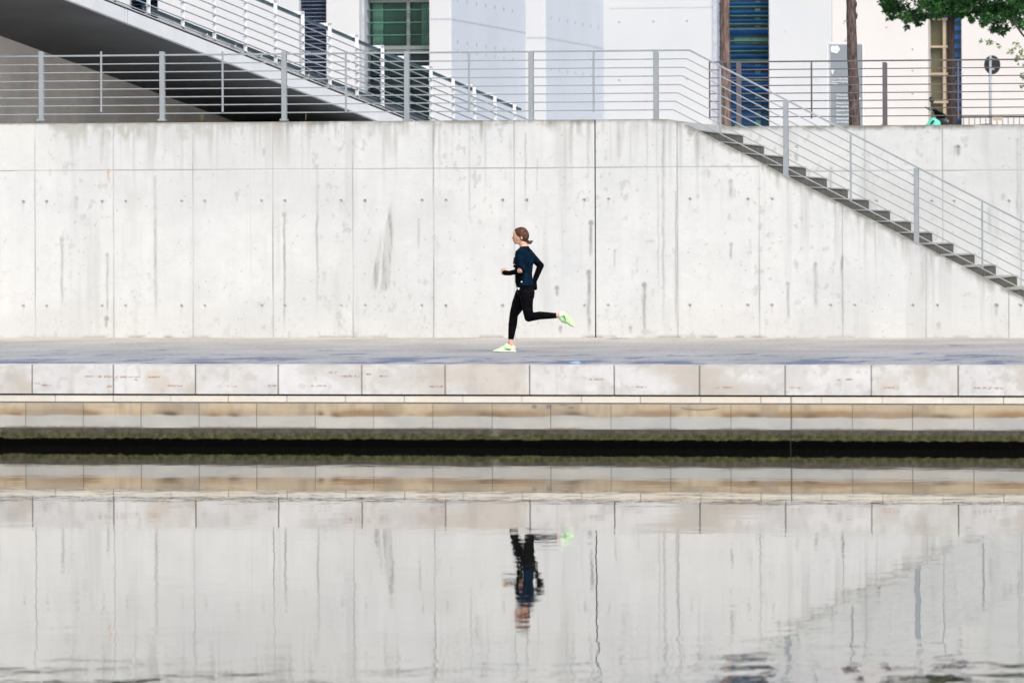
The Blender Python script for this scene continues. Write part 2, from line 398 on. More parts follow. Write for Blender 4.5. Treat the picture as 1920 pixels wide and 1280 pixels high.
        grain = _lat[(np.floor(X*80).astype(int)*7)%256, (np.floor(Z*80).astype(int)*11+np.floor(X*13).astype(int))%256]
        c *= (1+.055*(grain-.5))[..., None]
        fd = sm(.80, .97, vn(X*38, Z*.5, seed+57))*sm(.45, .7, fbm(X*1.3, Z*.8, seed+58, 3))*.22; c = lerp3(c, (.62,.62,.60), fd)
        edge = sm(.035, .0, t+.03*(fbm(X*14, X*0, seed+60, 3)-.5))*(.35+.6*fbm(X*6, X*0, seed+61, 3))*min(1, grime+.1); c = lerp3(c, (.34,.33,.28), np.clip(edge, 0, .8))
        pits = sm(.9935, .998, _lat[(np.floor(X*42).astype(int))%256, (np.floor(Z*42+X*3).astype(int))%256])
        c = lerp3(c, (.55,.54,.53), pits*.5)
        if big: c = lerp3(c, (.47,.47,.44), smear)
        return np.clip(c, .05, 1.25), rec
    return f

def sx_(l, y=450, Y=None): return [XZ(p, y, Y or YW)[0] for p in l]
seamsL = [-83, 65.5, 212.5, 361.5, 511.5, 661.5, 812.5, 964]
holesL = []
for p in (-105, -60, 43.5, 87, 191, 235, 340, 383.5, 490, 533.5, 639, 684, 790.5, 835.5, 942, 987, 1095):
    holesL.append((*XZ(p, 379-p*.003, YW), .8+.3*random.random())); holesL.append((*XZ(p, 574.5-p*.001, YW), .45+.4*random.random()))
def stk(px, y0, y1, w, k, hr, Y=YW):
    a = XZ(px, y0, Y); return (a[0], a[1], XZ(px, y1, Y)[1], w, k, hr)
strL = [stk(116,450,580,.018,.45,.028), stk(201,478,596,.018,.5,.02), stk(200,597,612,.02,.7,.035), stk(291,330,610,.022,.5,.0),
        stk(533,402,628,.016,.65,.03), stk(594,312,600,.016,.5,.03), stk(785,412,465,.016,.55,.012), stk(444,364,376,.02,.55,.032),
        stk(495,282,290,.02,.6,.025), stk(143,372,392,.03,.4,.03), stk(1108,418,480,.022,.75,.035), stk(1104,511,626,.026,.75,.035),
        stk(1044,540,552,.02,.7,.03), stk(1051,614,622,.02,.7,.02), stk(880,226,420,.012,.35,.0), stk(985,250,378,.012,.5,0), stk(1007,300,360,.01,.35,0), stk(512,590,630,.018,.6,0),
        stk(365,230,330,.012,.3,0), stk(1068,240,310,.01,.35,0)]
wl = grid_wall('retaining_wall', XZ(-160,400,YW)[0], x_joint-.010, HP-.05, lambda x: ZT, YW, .40, .0125,
    paint_concrete(YW, sx_(seamsL), holesL, strL, XZ(900,316,YW)[1], big=True, seed=1), 'wall')
tag(wl, 'long pale concrete retaining wall behind the runner with a slanted grey smear', 'wall')
seamsR = [1270, 1423.5, 1579, 1735.5, 1891, 2048]
holesR = []
for p in (1140, 1293, 1401.5, 1447, 1557, 1602, 1711, 1757, 1868, 1913, 2025):
    holesR.append((*XZ(p, 573, YW), .5+.4*random.random()))
    if p < 1460: holesR.append((*XZ(p, 374, YW), .5+.4*random.random()))
strR = [stk(1208,534,628,.024,.7,.035), stk(1243,240,628,.018,.42,0), stk(1370,340,370,.03,.5,.03), stk(1371,458,484,.018,.55,.02),
        stk(1477,532,600,.02,.6,.022), stk(1529,495,580,.026,.6,.022), stk(1182,614,622,.02,.6,.02), stk(1267,360,630,.012,.55,0), stk(1579,480,630,.02,.7,0),
        stk(1295,248,256,.03,.6,.055), stk(1153,470,500,.016,.4,.015), stk(1868,573,590,.02,.5,.03), stk(1760,608,614,.03,.4,.03), stk(1234,330,560,.012,.3,0), stk(1160,240,300,.03,.25,0), stk(1729,490,560,.03,.3,0)]
wr = grid_wall('retaining_wall', x_joint+.010, XZ(2130,400,YW)[0], HP-.05, top_right, YW, .30, .0125,
    paint_concrete(YW, sx_(seamsR, 500), holesR, strR, XZ(1200,314,YW)[1], (x_joint, XZ(1423,314,YW)[0]), grime=.8, seed=5), 'wall')
tag(wr, 'concrete wall with a slanted top edge following the stone steps', 'wall')
seamsB = [1478, 1621, 1767, 1913, 2060]
holesB = [(*XZ(p, 378, YB), .8) for p in (1643, 1746, 1788, 1891)]+[(*XZ(p, 277, YB), .35) for p in (1493, 1796)]
strB = [stk(1796,277,290,.03,.7,.04,YB), stk(1908,262,420,.022,.6,.02,YB), stk(1558,316,360,.02,.4,.02,YB), stk(1493,292,300,.03,.5,.03,YB), stk(1855,388,440,.03,.4,.0,YB), stk(1881,366,372,.03,.5,.02,YB)]
ZTB = XZ(1600, 235.5, YB)[1]
wb = grid_wall('retaining_wall', XZ(1318,300,YB)[0], XZ(2120,400,YB)[0], HP-.05, lambda x: ZTB, YB, .40, .014,
    paint_concrete(YB, sx_(seamsB, 300, YB), holesB, strB, XZ(1600,321,YB)[1], grime=1.15, seed=11), 'wall')
tag(wb, 'rear concrete wall rising behind the stone steps, moss along its top', 'wall')
# joint strip filler between the two front walls
j = MB(); j.box(x_joint-.011, x_joint+.011, YW+.05, YW+.28, HP-.05, ZT-.02); jo = j.build('expansion_joint', 'darkgap', wl)

# ------------------------------------------------------------------ steps
st = empty('stone_staircase', (XN0, YW+.3, HP), 'dark weathered stone steps going down to the right between two concrete walls', 'staircase')
n_steps = int(round((ZN0-HP)/RISE))+1
xs0 = XN0
random.seed(4)
for k in range(n_steps):
    zt = ZN0-k*RISE; xn = XN0+k*RUN
    if zt < HP+.03: break
    m = MB(); m.box(xn-RUN-.02, xn-.012, YW+.302, YB-.004, zt-RISE-.01, zt-.028)
    s = m.build('step', 'step', st)
    m = MB(); m.box(xn-RUN, xn, YW+.304, YB-.006, zt-.022, zt); m.build('tread', 'tread', s, bevel=.004)
# ------------------------------------------------------------------ ground sheets
def sheet(name, x0, x1, y0, y1, z, mt, label=None):
    m = MB(); m.add([(x0,y0,z),(x1,y0,z),(x1,y1,z),(x0,y1,z)], [(0,1,2,3)]); o = m.build(name, mt); o['kind'] = 'structure'; return o
sheet('water', -400, 400, 1.2, YC+.2, 0, 'water')
m = MB(); m.box(-400, 400, YC+.42, YW+.6, HP-.4, HP); o = m.build('promenade', 'pave'); o['kind'] = 'structure'
# stair foot pit floor
sheet('ground', -400, 400, YW+.6, YB+.2, HP-.02, 'concrete')
# upper terrace (L-shaped around the stair)
ZP = ZT-.02
m = MB()
m.box(-300, XN0-RUN-.03, YW+.402, YB+.42, HP-.3, ZP)
m.box(-300, 300, YB+.42, 900, HP-.3, ZP-.004)
o = m.build('terrace', 'concrete'); o['kind'] = 'structure'
m = MB(); m.box(-300, 300, -200, 1.2, -2, HP); o = m.build('near_bank', 'pave'); o['kind'] = 'structure'

# ------------------------------------------------------------------ quay wall
q = empty('quay_wall', (0, YC, 0), 'low stone quay wall with big coping blocks and a mossy black waterline', 'quay wall')
zq = lambda y: XZ(1000, y, YC)[1]
Z_A, Z_B, Z_C, Z_D, Z_E, Z_F = HP, zq(739.5), zq(742.5), zq(754.5), zq(757.5), zq(804)
def ext(l, d0, d1):
    return [l[0]-d0*k for k in (2, 1)]+l+[l[-1]+d1*k for k in (1, 2)]
cop = sx_(ext([59.5,212,366,521,677.5,834,992.5,1151,1311,1471.5,1633,1796], 152, 164), 700, YC)
thin = sx_(ext([-4,103,211,319,427,537,646.5,757,867,977,1089,1200,1312,1426,1483,1540,1654,1767,1881], 107, 114), 748, YC)
low = sx_(ext([-60,47,155,263,372,480,590,699,810,922,1031.5,1144.5,1256.5,1369.5,1483,1597,1710,1825], 108, 115), 780, YC)
rustL = [(60,75,718.5),(77,95,722),(160,178,705.5),(183,210,706),(198,212,724),(216,262,706.5),(277,300,706.5),(248,257,712),(315,342,723),(418,445,723.5),(503,518,723),(583,612,723.5),(615,632,698),
         (806,831,724.5),(640,673,705),(680,695,701),(712,728,705),(1338,1375,726),(1480,1491,726.5),(1494,1500,727),(1568,1576,712),(1585,1598,711),(1656,1684,726.5),(1851,1883,728),(1825,1852,727),(1185,1212,725.5),(1146,1151,726),(1105,1130,711)]
def paint_quay(kind, joints):
    def f(X, Z, T):
        c = np.ones(X.shape+(3,)); rec = np.zeros(X.shape)
        blk = np.searchsorted(np.array(joints), X[:, 0])[:, None]+0*X
        bn = _lat[(blk.astype(int)*7)%256, (blk.astype(int)*13+5)%256]; bn2 = _lat[(blk.astype(int)*3+9)%256, (blk.astype(int)*5+1)%256]
        c *= (1+.10*(bn-.5)+.16*(fbm(X*2, Z*5, 3)-.5)+.12*(fbm(X*14, Z*14, 6)-.5))[..., None]
        if kind == 'cop':
            w = sm(.48, .66, fbm(X*1.9, Z*1.4, 21, 5))*(.45+.55*sm(.3, .6, bn2)); c = lerp3(c, (.86,.79,.70), w*.8)
            w = sm(.52, .68, fbm(X*1.0+5, Z*1.3, 24))*sm(.4, .7, bn); c = lerp3(c, (.70,.63,.54), w*.7)
            w = sm(.60, .72, fbm(X*2.4, Z*5, 27)); c = lerp3(c, (.74,.73,.72), w*.4)
            c = lerp3(c, (.70,.69,.66), sm(.04, .0, T-Z)*sm(.35, .65, fbm(X*6, Z*3, 81))*.5)
            sp = sm(.62, .74, fbm(X*11, Z*11, 82, 3)); c = lerp3(c, (.74,.71,.66), sp*.45)
            vs_ = sm(.7, .9, vn(X*18, Z*1.5, 83))*.22; c = lerp3(c, (.72,.66,.60), vs_)
            for a, b, y in rustL:
                xa, z = XZ(a, y, YC); xb_, _ = XZ(b, y, YC)
                r = sm(xa-.02, xa+.02, X)*sm(xb_+.02, xb_-.02, X)*np.exp(-((Z-z-.006*(vn(X*9, Z*0, 3)-.5))/.0085)**2)*(.4+.9*vn(X*24, Z*20, 7))
                r *= sm(.25, .55, vn(X*60, Z*70, 78)); c = lerp3(c, (.50,.24,.12), np.clip(r*1.2, 0, .85))
        if kind == 'thin':
            w = sm(.45, .65, fbm(X*1.6, Z*3, 31)); c = lerp3(c, (1.0,.93,.84), w*.6); c = lerp3(c, (1.02,1.01,.98), sm(.6,.8,bn)*.7)
        if kind == 'low':
            zt = T; h = (zt-Z)/(Z_E-Z_F)          # 0 top .. 1 bottom
            e = .50+.16*(fbm(X*2.6, X*0, 33, 4)-.5)
            upper = sm(e+.05, e-.04, h)
            c = lerp3(c, (1.06,.92,.70), upper*.9)
            bandm = np.exp(-(np.minimum(h-e+.05, 0)/.20)**2)*upper*(.12+1.1*sm(.35, .68, fbm(X*1.7, Z*2.5, 35, 5)))
            c = lerp3(c, (.56,.38,.23), np.clip(bandm*1.25, 0, .9))
            drip = sm(.6, .9, vn(X*22, Z*1.2, 75))*sm(.4, .7, fbm(X*2, Z*2, 76))*.3; c = lerp3(c, (.55,.46,.36), drip)
            c *= (1+.20*(fbm(X*5, Z*14, 71)-.5)+.12*(fbm(X*25, Z*25, 72)-.5))[..., None]; c = lerp3(c, (.72,.64,.55), .7*bn*bn2); dk = sm(.52, .75, fbm(X*4.2, Z*1.2, 91, 4)); c = lerp3(c, (.55,.46,.36), dk*.5*upper); gr = sm(.5, .7, fbm(X*3, Z*9, 79, 4)); c = lerp3(c, (.62,.60,.58), gr*.4)
            for (p, s, k) in ((318, 14, .9), (601, 6, .7), (628, 8, .6), (438, 10, .5), (1412, 12, .6), (1520, 14, .5), (1765, 25, .6), (930, 22, .5), (1075, 20, .6), (905, 10, .45)):
                cxp = XZ(p, 775, YC)[0]
                b_ = np.exp(-((X-cxp)/(s/155*1.1))**2)*np.exp(-((h-e+.06)/.12)**2)
                c = lerp3(c, (.26,.20,.13), np.clip(b_*k*1.3, 0, .95))
            lowr = 1-upper
            c = lerp3(c, (.96,1.0,1.06), lowr*.75); c = lerp3(c, (.80,.88,.98), lowr*sm(.45, .65, fbm(X*1.6, Z*6, 37))*.6)
            foot = sm(.90, 1.0, h+.06*(fbm(X*16, Z*6, 39)-.5))*sm(.3, .6, fbm(X*2, X*0, 40)); c = lerp3(c, (.34,.30,.24), foot*.8)
            for (p, y, rx, rz) in ((1001,762,.04,.035), (1028,762,.04,.035), (1070,764,.045,.02), (1056,758.5,.09,.008)):
                ax, az = XZ(p, y, YC); c = lerp3(c, (.42,.44,.48), sm(1.0, .6, np.sqrt(((X-ax)/rx)**2+((Z-az)/rz)**2))*.85)
            ax, az = XZ(1311, 765, YC); arc = np.exp(-((Z-az+.02-1.2*(X-ax)**2*.35)/.008)**2)*sm(.24, .2, np.abs(X-ax)); c = lerp3(c, (.25,.24,.22), arc*.8)
            ax, _ = XZ(926, 800, YC); c = lerp3(c, (1.15,1.15,1.12), np.exp(-((X-ax)/.035)**2)*sm(.6, 1, h)*.5)
        if kind == 'algae':
            c[:] = 1
            zb = zq(806); h = (zb-Z)/(zb-zq(838))     # 0..1 at waterline
            n = fbm(X*9, Z*9, 51)
            top = np.array((.27,.245,.20)); c[:] = top*(.75+.5*n)[..., None]
            g = sm(.16, .34, h+.10*(n-.5)); c = c*(1-g[..., None])+np.array((.21,.215,.105))*g[..., None]*(.35+1.3*fbm(X*26, Z*20, 53))[..., None]
            k = sm(.50, .60, h+.14*(fbm(X*14, Z*8, 55, 3)-.5)); c = lerp3(c, (.003,.004,.002), k)
            ax, _ = XZ(927, 812, YC); c = lerp3(c, (.62,.60,.52), np.exp(-((X-ax)/.05)**2)*sm(.42, .3, h)*.6)
            rec += -.02*k*(1+fbm(X*20, Z*10, 57))
        for s in joints:
            if kind == 'algae': continue
            line = np.exp(-((X-s)/(.0075 if kind == 'cop' else .0055))**2); c = lerp3(c, (.16,.15,.14), line*(.85 if kind == 'cop' else .6)); rec += (.014 if kind == 'cop' else .005)*line
        ax, _ = XZ(1483, 780, YC); line = np.exp(-((X-ax)/.007)**2)*(kind != 'cop'); c = lerp3(c, (.12,.11,.10), line*.9)
        return np.clip(c, .003, 1.2), rec
    return f
qx0, qx1 = XZ(-170, 700, YC)[0], XZ(2120, 700, YC)[0]
grid_wall('coping', qx0, qx1, Z_B, lambda x: Z_A+.006, YC, .42, .010, paint_quay('cop', cop), 'stone', q)
grid_wall('thin_course', qx0, qx1, Z_D, lambda x: Z_C-.002, YC+.018, .38, .012, paint_quay('thin', thin), 'course', q)
grid_wall('lower_course', qx0, qx1, Z_F, lambda x: Z_E, YC+.022, .38, .010, paint_quay('low', low), 'lower', q)
grid_wall('waterline_course', qx0, qx1, -.6, lambda x: zq(805.5), YC+.012, .38, .012, paint_quay('algae', []), 'algae', q)
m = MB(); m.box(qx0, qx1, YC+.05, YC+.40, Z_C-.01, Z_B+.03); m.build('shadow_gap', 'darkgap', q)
m = MB(); m.box(qx0, qx1, YC+.03, YC+.40, Z_F-.02, Z_D+.004); m.build('mortar_bed', 'mortar', q)
m = MB(); m.box(-400, qx0, YC, YC+.42, -.6, HP); m.box(qx1, 400, YC, YC+.42, -.6, HP); m.build('wall_end', 'lower', q)

# ------------------------------------------------------------------ front railing (wall top and down the steps)
YF = YW+.12
rl = empty('steel_railing', (*XZ(960,224,YW)[:1], YF, ZT), 'pale grey steel railing along the wall top, bending down beside the steps', 'railing')
ys_ = [95, 111.2, 127, 143, 159.2, 174.8, 190.4, 206.3]
bend = [1293, 1288.5, 1284, 1280, 1276, 1271.5, 1267, 1263]
slp = .5135
for i, (y, bx) in enumerate(zip(ys_, bend)):
    z = XZ(1230, y, YF)[1]; xb_ = XZ(bx, y, YF)[0]
    e = P(2110, y+(2110-bx)*slp, YF)
    a = Vector((XZ(-150, y, YF)[0], YF, z)); b = Vector((xb_, YF, z))
    m = MB()
    hh = .026 if i == 0 else .017; ww = .05 if i == 0 else .017
    m.bar(a, b, ww, hh); m.bar(b-Vector((.004,0,-.001)), e, ww, hh)
    for px in ((530, 1212) if i else (1212,)):
        c = XZ(px, y, YF)[0]
        m.box(c-.03, c-.018, YF-.012, YF+.012, z-.013, z+.013); m.box(c+.0, c+.01, YF-.012, YF+.012, z-.013, z+.013)
    m.build('handrail' if i == 0 else 'rail', 'steel', rl, bevel=.003)
def post(px, yb, yt, w, name, parent, mt, Yp, d=.02, web=True):
    x = XZ(px, (yb+yt)/2, Yp)[0]; z0 = XZ(px, yb, Yp)[1]; z1 = XZ(px, yt, Yp)[1]
    m = MB(); m.box(x-w/2, x+w/2, Yp-d/2-.022, Yp+d/2-.022, z0-.02, z1)
    if web:
        m.box(x+w/2-.012, x+w/2+.001, Yp-d/2-.0215, Yp+.06, z0-.02, z1-.012)
        m.box(x-w/2-.02, x+w/2+.02, Yp-.07, Yp+.07, z0-.012, z0+.012)
    if web:
        for bx_ in (-w/2-.008, w/2+.008): m.box(x+bx_-.007, x+bx_+.007, Yp-.062, Yp-.048, z0+.012, z0+.022)
    return m.build(name, mt, parent, bevel=.002)
for px in (-155, 77.5, 304, 532.5, 762.5, 995.5, 1229.5):
    post(px, 225.5, 97, .070, 'post', rl, 'steel', YF)
for px in (-38, 190.5, 418, 649, 880, 1113.5):
    post(px, 208, 97, .028, 'baluster', rl, 'steel', YF, web=False)
topy = lambda px: 95+(px-1293)*slp
wally = lambda px: 225+(px-1272)*.5185
for px in (1473, 1718, 1965):
    post(px, wally(px)+3, topy(px)+2, .070, 'post', rl, 'steel', YF)
for px in (1351, 1595.5, 1842, 2090):
    post(px, topy(px)+125, topy(px)+2, .028, 'baluster', rl, 'steel', YF, web=False)
# ------------------------------------------------------------------ rear railing
YG = YB+.15
rr = empty('steel_railing', (XZ(1600,235,YG)[0], YG, ZTB), 'dark brown steel railing on top of the rear wall behind the trees\' side', 'railing')
rr['label'] = 'dark brownish steel railing standing on the rear wall above the steps'
yr_ = [115.2, 130, 145, 160, 174.7, 189.2, 204, 218.8]
for i, y in enumerate(yr_):
    z = XZ(1522, y, YG)[1]; m = MB()
    m.bar((XZ(1329, y, YG)[0], YG, z), (XZ(2110, y, YG)[0], YG, z), .045 if i == 0 else .016, .024 if i == 0 else .016)
    m.build('handrail' if i == 0 else 'rail', 'dark_steel', rr, bevel=.003)
for px in (1385, 1659, 1935):
    post(px, 236, 117, .066, 'post', rr, 'dark_steel', YG)
for px in (1331, 1522, 1797, 2072):
    post(px, 220, 116, .026, 'baluster', rr, 'dark_steel', YG, web=False)

# ------------------------------------------------------------------ exterior stair receding on the left
def dA(px): return 1/(.01064-2.6e-6*(px-560))
def A(px, py): return PD(px, py, dA(px))
lowy = lambda px: -49.5+.3905*px
topb = lambda px: -75.5+.3945*px
pa, pb = 60, 1010
A0, A1 = A(pa, lowy(pa)), A(pb, lowy(pb))
e3 = (A1-A0); plan = Vector((e3.x, e3.y, 0)).normalized(); nL = Vector((-plan.y, plan.x, 0))   # to the left/back
WST = 2.7
es = empty('outdoor_stair', (A(600, 180).x, A(600, 180).y, ZP), 'long flight with a white side stringer and dark underside at upper left', 'staircase')
def sweep(offs, pts_a, name, mt, parent, smooth=False):
    """loft a closed section (list of (side offset, px-> py function)) from pa to pb"""
    m = MB(); N = 24; k = len(offs); vs = []
    for i in range(N+1):
        px = pa+(pb-pa)*i/N
        for (o_, fy) in offs: vs.append(A(px, fy(px))+nL*o_)
    fs = [(i*k+j, i*k+(j+1)%k, (i+1)*k+(j+1)%k, (i+1)*k+j) for i in range(N) for j in range(k)]
    fs += [list(range(k))[::-1], [N*k+j for j in range(k)]]
    m.add(vs, fs); return m.build(name, mt, parent)
sweep([(0, lowy), (0, topb), (.07, topb), (.07, lowy)], None, 'stringer', 'stringer', es)
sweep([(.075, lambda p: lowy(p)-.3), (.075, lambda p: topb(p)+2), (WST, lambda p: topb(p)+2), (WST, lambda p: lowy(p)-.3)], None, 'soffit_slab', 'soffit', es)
sweep([(.02, lambda p: topb(p)-.2), (.02, lambda p: topb(p)-4.6), (WST-.2, lambda p: topb(p)-4.6), (WST-.2, lambda p: topb(p)-.2)], None, 'joint_strip', 'darkgap', es)
sweep([(.03, lambda p: topb(p)-4.8), (.03, lambda p: topb(p)-6.4), (.30, lambda p: topb(p)-6.4), (.30, lambda p: topb(p)-4.8)], None, 'edge_trim', 'stringer', es)
sweep([(.05, lambda p: topb(p)-6.5), (.05, lambda p: topb(p)-8.2), (.4, lambda p: topb(p)-8.2), (.4, lambda p: topb(p)-6.5)], None, 'joint_strip', 'darkgap', es)
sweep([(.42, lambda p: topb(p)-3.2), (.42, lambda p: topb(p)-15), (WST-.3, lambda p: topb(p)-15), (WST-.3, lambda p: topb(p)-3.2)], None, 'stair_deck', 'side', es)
# vertical joint in the stringer
m = MB(); 
for px in (233, 238.5):
    m.bar(A(px, lowy(px)-.5)-nL*.003, A(px, topb(px)+.5)-nL*.003, .012, .02, up=plan)
m.build('stringer_joint', 'joint', es)
# support wall beneath the far edge
BW = WST-.05
m = MB(); vs = []; N = 20
for i in range(N+1):
    px = -60+(760+60)*i/N
    t = A(px, lowy(px)-1)+nL*BW
    vs += [t, Vector((t.x, t.y, HP)), t+nL*.3, Vector((t.x, t.y, HP))+nL*.3]
fs = []
for i in range(N):
    a, b = i*4, (i+1)*4; fs += [(a, a+1, b+1, b), (a+2, b+2, b+3, a+3), (a, b, b+2, a+2)]
m.add(vs, fs); uw = m.build('support_wall', 'underwall', es)
# railing on the near side of the flight
sr = empty('stair_railing', (A(700,200).x, A(700,200).y, ZP), 'white posts with square brackets and sloping rods on the upper left flight', 'railing')
pp = [170, 233, 296, 360, 419, 477, 533.5, 584.5, 635, 685.5, 733.5, 780, 824, 865.5, 905, 943.5, 980]
hy = lambda p: dA(p)      # depth
RH = 1.16
def up(px, h): return A(px, topb(px)-6)+nL*.16+Vector((0,0,h))
for p in pp:
    b = A(p, topb(p)-5)+nL*.16; t = b+Vector((0,0,RH))
    m = MB(); w = .062
    Xd = Vector((cT, sT, 0))
    m.bar(b-Vector((0,0,.06)), t, w, .03, up=Vector((-sT, cT, 0)))
    m.bar(t+Xd*(w/2)-Vector((0,0,.03)), t-Xd*.19-Vector((0,0,.03)), .03, .055)
    for k in range(7):
        c = b+Vector((0,0,RH*(.07+.118*k)))+Xd*.0; m.bar(c-Xd*.042+Vector((0,-.03,0)), c+Xd*.042+Vector((0,-.03,0)), .014, .014)
    m.build('post', 'white', sr, bevel=.002)
def along(h, off, p0=110, p1=1000): 
    return [A(p, topb(p)-5)+nL*(.16+off)+Vector((0,0,h)) for p in (p0, (p0+p1)/2, p1)]
for k in range(7):
    m = MB(); m.tube(along(RH*(.07+.118*k), -.03), .011, 6); m.build('rail', 'rod', sr, smooth=True)
m = MB(); a = along(RH-.075, .10); m.bar(a[0], a[2], .05, .05); m.build('handrail', 'handrail', sr)
# inner low handrail on stubs
inn = empty('stair_railing', (A(500,120).x, A(500,120).y, ZP), 'dark teal handrail with short brackets along the inner side of the flight', 'railing')
lowh = lambda p: topb(p)-27
a = [A(p, lowh(p))+nL*.9 for p in (200, 850)]
def shiftfix(p, y, off):
    # slide a point sideways by off while keeping its height above the flight
    return A(p, y)
IN = .25
m = MB(); m.bar(A(296, topb(296)-29)+nL*IN, A(850, topb(850)-25)+nL*IN, .05, .045); m.build('handrail', 'handrail', inn)
m = MB(); m.bar(A(296, topb(296)-24)+nL*IN, A(850, topb(850)-21)+nL*IN, .02, .02); m.build('rail', 'rod', inn)
for p in (306, 413, 466, 515, 603, 695, 737, 790):
    m = MB(); m.bar(A(p, topb(p)-13)+nL*(IN+.02), A(p, topb(p)-25)+nL*(IN+.02), .09, .03, up=Vector((-sT, cT, 0)))
    m.build('bracket', 'white', inn)

# ------------------------------------------------------------------ building behind
YBF = 138.0; YF2 = YBF*1.074; YF3 = YF2*1.062
bd = empty('office_building', (XZ(1000,224,YBF)[0], YBF+4, ZP), 'pale concrete office building with tall glazed bays behind the terrace', 'building')
def bx(px, Y=None): return XZ(px, 200, Y or YBF)[0]
ZTOP = 17.0
def pier(p0, p1, depth=30, Y=YBF, mt='facade'):
    m = MB(); m.box(bx(p0, Y), bx(p1, Y), Y, Y+depth, ZP-.2, ZTOP); return m.build('pier', mt, bd, bevel=.02)
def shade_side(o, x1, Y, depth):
    m = MB(); m.box(x1-.01, x1+.012, Y+.01, Y+depth, ZP-.2, ZTOP-.01); m.build('pier_side', 'side', o)  # thin sheet carrying the painted bluish light of the side face
def jline(o, x, Y, dy, z):
    m = MB(); m.box(x-.004, x+.018, Y+.02, Y+dy, z-.02, z+.02); m.build('form_joint', 'joint', o)
def fjoint(o, p0, p1, py, Y, h=.02):
    m = MB(); z = XZ((p0+p1)/2, py, Y)[1]; m.box(bx(p0, Y), bx(p1, Y), Y-.006, Y+.02, z-h, z+h); m.build('form_joint', 'joint', o)
o = pier(-500, 244, Y=YBF+.5); o = pier(296, 561); o = pier(612, 674)
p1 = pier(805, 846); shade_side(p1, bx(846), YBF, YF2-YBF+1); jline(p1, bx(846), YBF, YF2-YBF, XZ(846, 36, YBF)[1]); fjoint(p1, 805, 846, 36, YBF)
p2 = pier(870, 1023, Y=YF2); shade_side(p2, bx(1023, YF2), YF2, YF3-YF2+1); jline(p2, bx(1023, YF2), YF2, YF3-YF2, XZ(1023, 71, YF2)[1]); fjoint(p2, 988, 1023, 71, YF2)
p3 = pier(1050, 1342, Y=YF3); fjoint(p3, 1144, 1342, 15, YF3, .012)
p4 = pier(1442, 1560, Y=YF3, depth=3); p5 = pier(1560, 1740.5, Y=YF3, depth=3, mt='facade_warm'); p6 = pier(1803, 2500, Y=YF3, depth=3, mt='facade_warm')
def holes(o, lst, Y, r=.035):
    for (px, py) in lst:
        c = P(px, py, Y); m = MB(); m.tube([(c.x, Y-.004, c.z), (c.x, Y+.02, c.z)], r, 10); m.build('tie_hole', 'hole', o)
holes(p3, [(1161,42),(1225,41),(1288,40),(1161,151),(1288,148)], YF3)
holes(p5, [(1711,93),(1711,133),(1662,52),(1711,176)], YF3, .03)
holes(p4, [(1471, 60), (1530, 150)], YF3, .02)
for o, px, Y, pys in ((p1, 846, YBF, ((858,2),(906,73),(858,90))), (p2, 1023, YF2, ((1034,36),(1036,125)))):
    for (qx, qy) in pys:
        z = XZ(px, qy+(-4 if qy < 60 else 4), Y)[1]; x = bx(px, Y)
        for k in range(7):
            y = Y+.8+k*1.25; m = MB(); m.tube([(x-.002, y, z), (x+.017, y, z)], .05, 8); m.build('tie_hole', 'hole', o)
# back core closing the bays and roof slab
m = MB(); m.box(bx(1330, YF3), bx(2500), YF3+3.002, YF3+20, ZP-.2, ZTOP-.1); m.build('rear_wing', 'facade', bd)
m = MB(); m.box(bx(-520), bx(2520), YBF+25, YBF+50, ZTOP, ZTOP+.5); m.build('roof_slab', 'facade', bd)
def window(p0, p1, mt, slats, y0=1.0, frame='frame', mull=(), trans=(), curtains=(), YBF=138.0):
    a, b = XZ(p0, 200, YBF)[0]-.3, XZ(p1, 200, YBF)[0]+.5
    bx = lambda px: XZ(px, 200, YBF)[0]
    m = MB(); m.box(a, b, YBF+y0+.10, YBF+y0+.16, ZP-.1, ZTOP-.2); w = m.build('window', mt, bd)
    if curtains:
        for c0, c1, y_0, y_1 in curtains:
            m = MB(); m.box(bx(c0), bx(c1), YBF+y0+.06, YBF+y0+.09, XZ(c0, y_1, YBF)[1], XZ(c0, y_0, YBF)[1])
            m.build('curtain', 'curtain', w)
    m = MB()
    for px in mull: x = bx(px); m.box(x-.045, x+.045, YBF+y0-.04, YBF+y0+.10, trans[-1] if False else ZP-.1, ZTOP-.2)
    for py, h in trans: z = XZ(p0, py, YBF)[1]; m.box(a, b, YBF+y0-.05, YBF+y0+.098, z-h/2, z+h/2)
    if m.v: m.build('frame', frame, w, bevel=.004)
    for mt_, ylist, h in slats:
        m = MB()
        for py in ylist:
            z = XZ(p0, py, YBF)[1]
            m.add([(a, YBF+y0-.28, z+h*.5), (b, YBF+y0-.28, z+h*.5), (b, YBF+y0-.10, z-h*.5), (a, YBF+y0-.10, z-h*.5),
                   (a, YBF+y0-.27, z+h*.5+.012), (b, YBF+y0-.27, z+h*.5+.012), (b, YBF+y0-.09, z-h*.5+.012), (a, YBF+y0-.09, z-h*.5+.012)],
                  [(0,1,2,3), (7,6,5,4), (0,4,5,1), (3,2,6,7), (0,3,7,4), (1,5,6,2)])
        m.build('louvre', mt_, w)
    return w
R_ = lambda a, b, s: [a+s*k for k in range(int((b-a)/s)+1)]
window(244, 296, 'glass_blue', [('slat_navy', R_(-200, 240, 7), .07)], y0=.9)
window(561, 612, 'glass_blue', [('slat_navy', R_(-200, 240, 7.2), .06), ('slat_grey', R_(-198, 240, 7.2), .018)], y0=.5)
window(674, 805, 'glass_green', [('slat_green', R_(-170, 80, 23.6), .02), ('slat_navy', R_(100, 240, 14), .03)], y0=.9, mull=(753,), trans=((88.5, .10), (95, .03), (1, .06), (-60, .1), (160, .05)),
       curtains=((685, 704, 4, 86), (777, 789, 4, 84)))
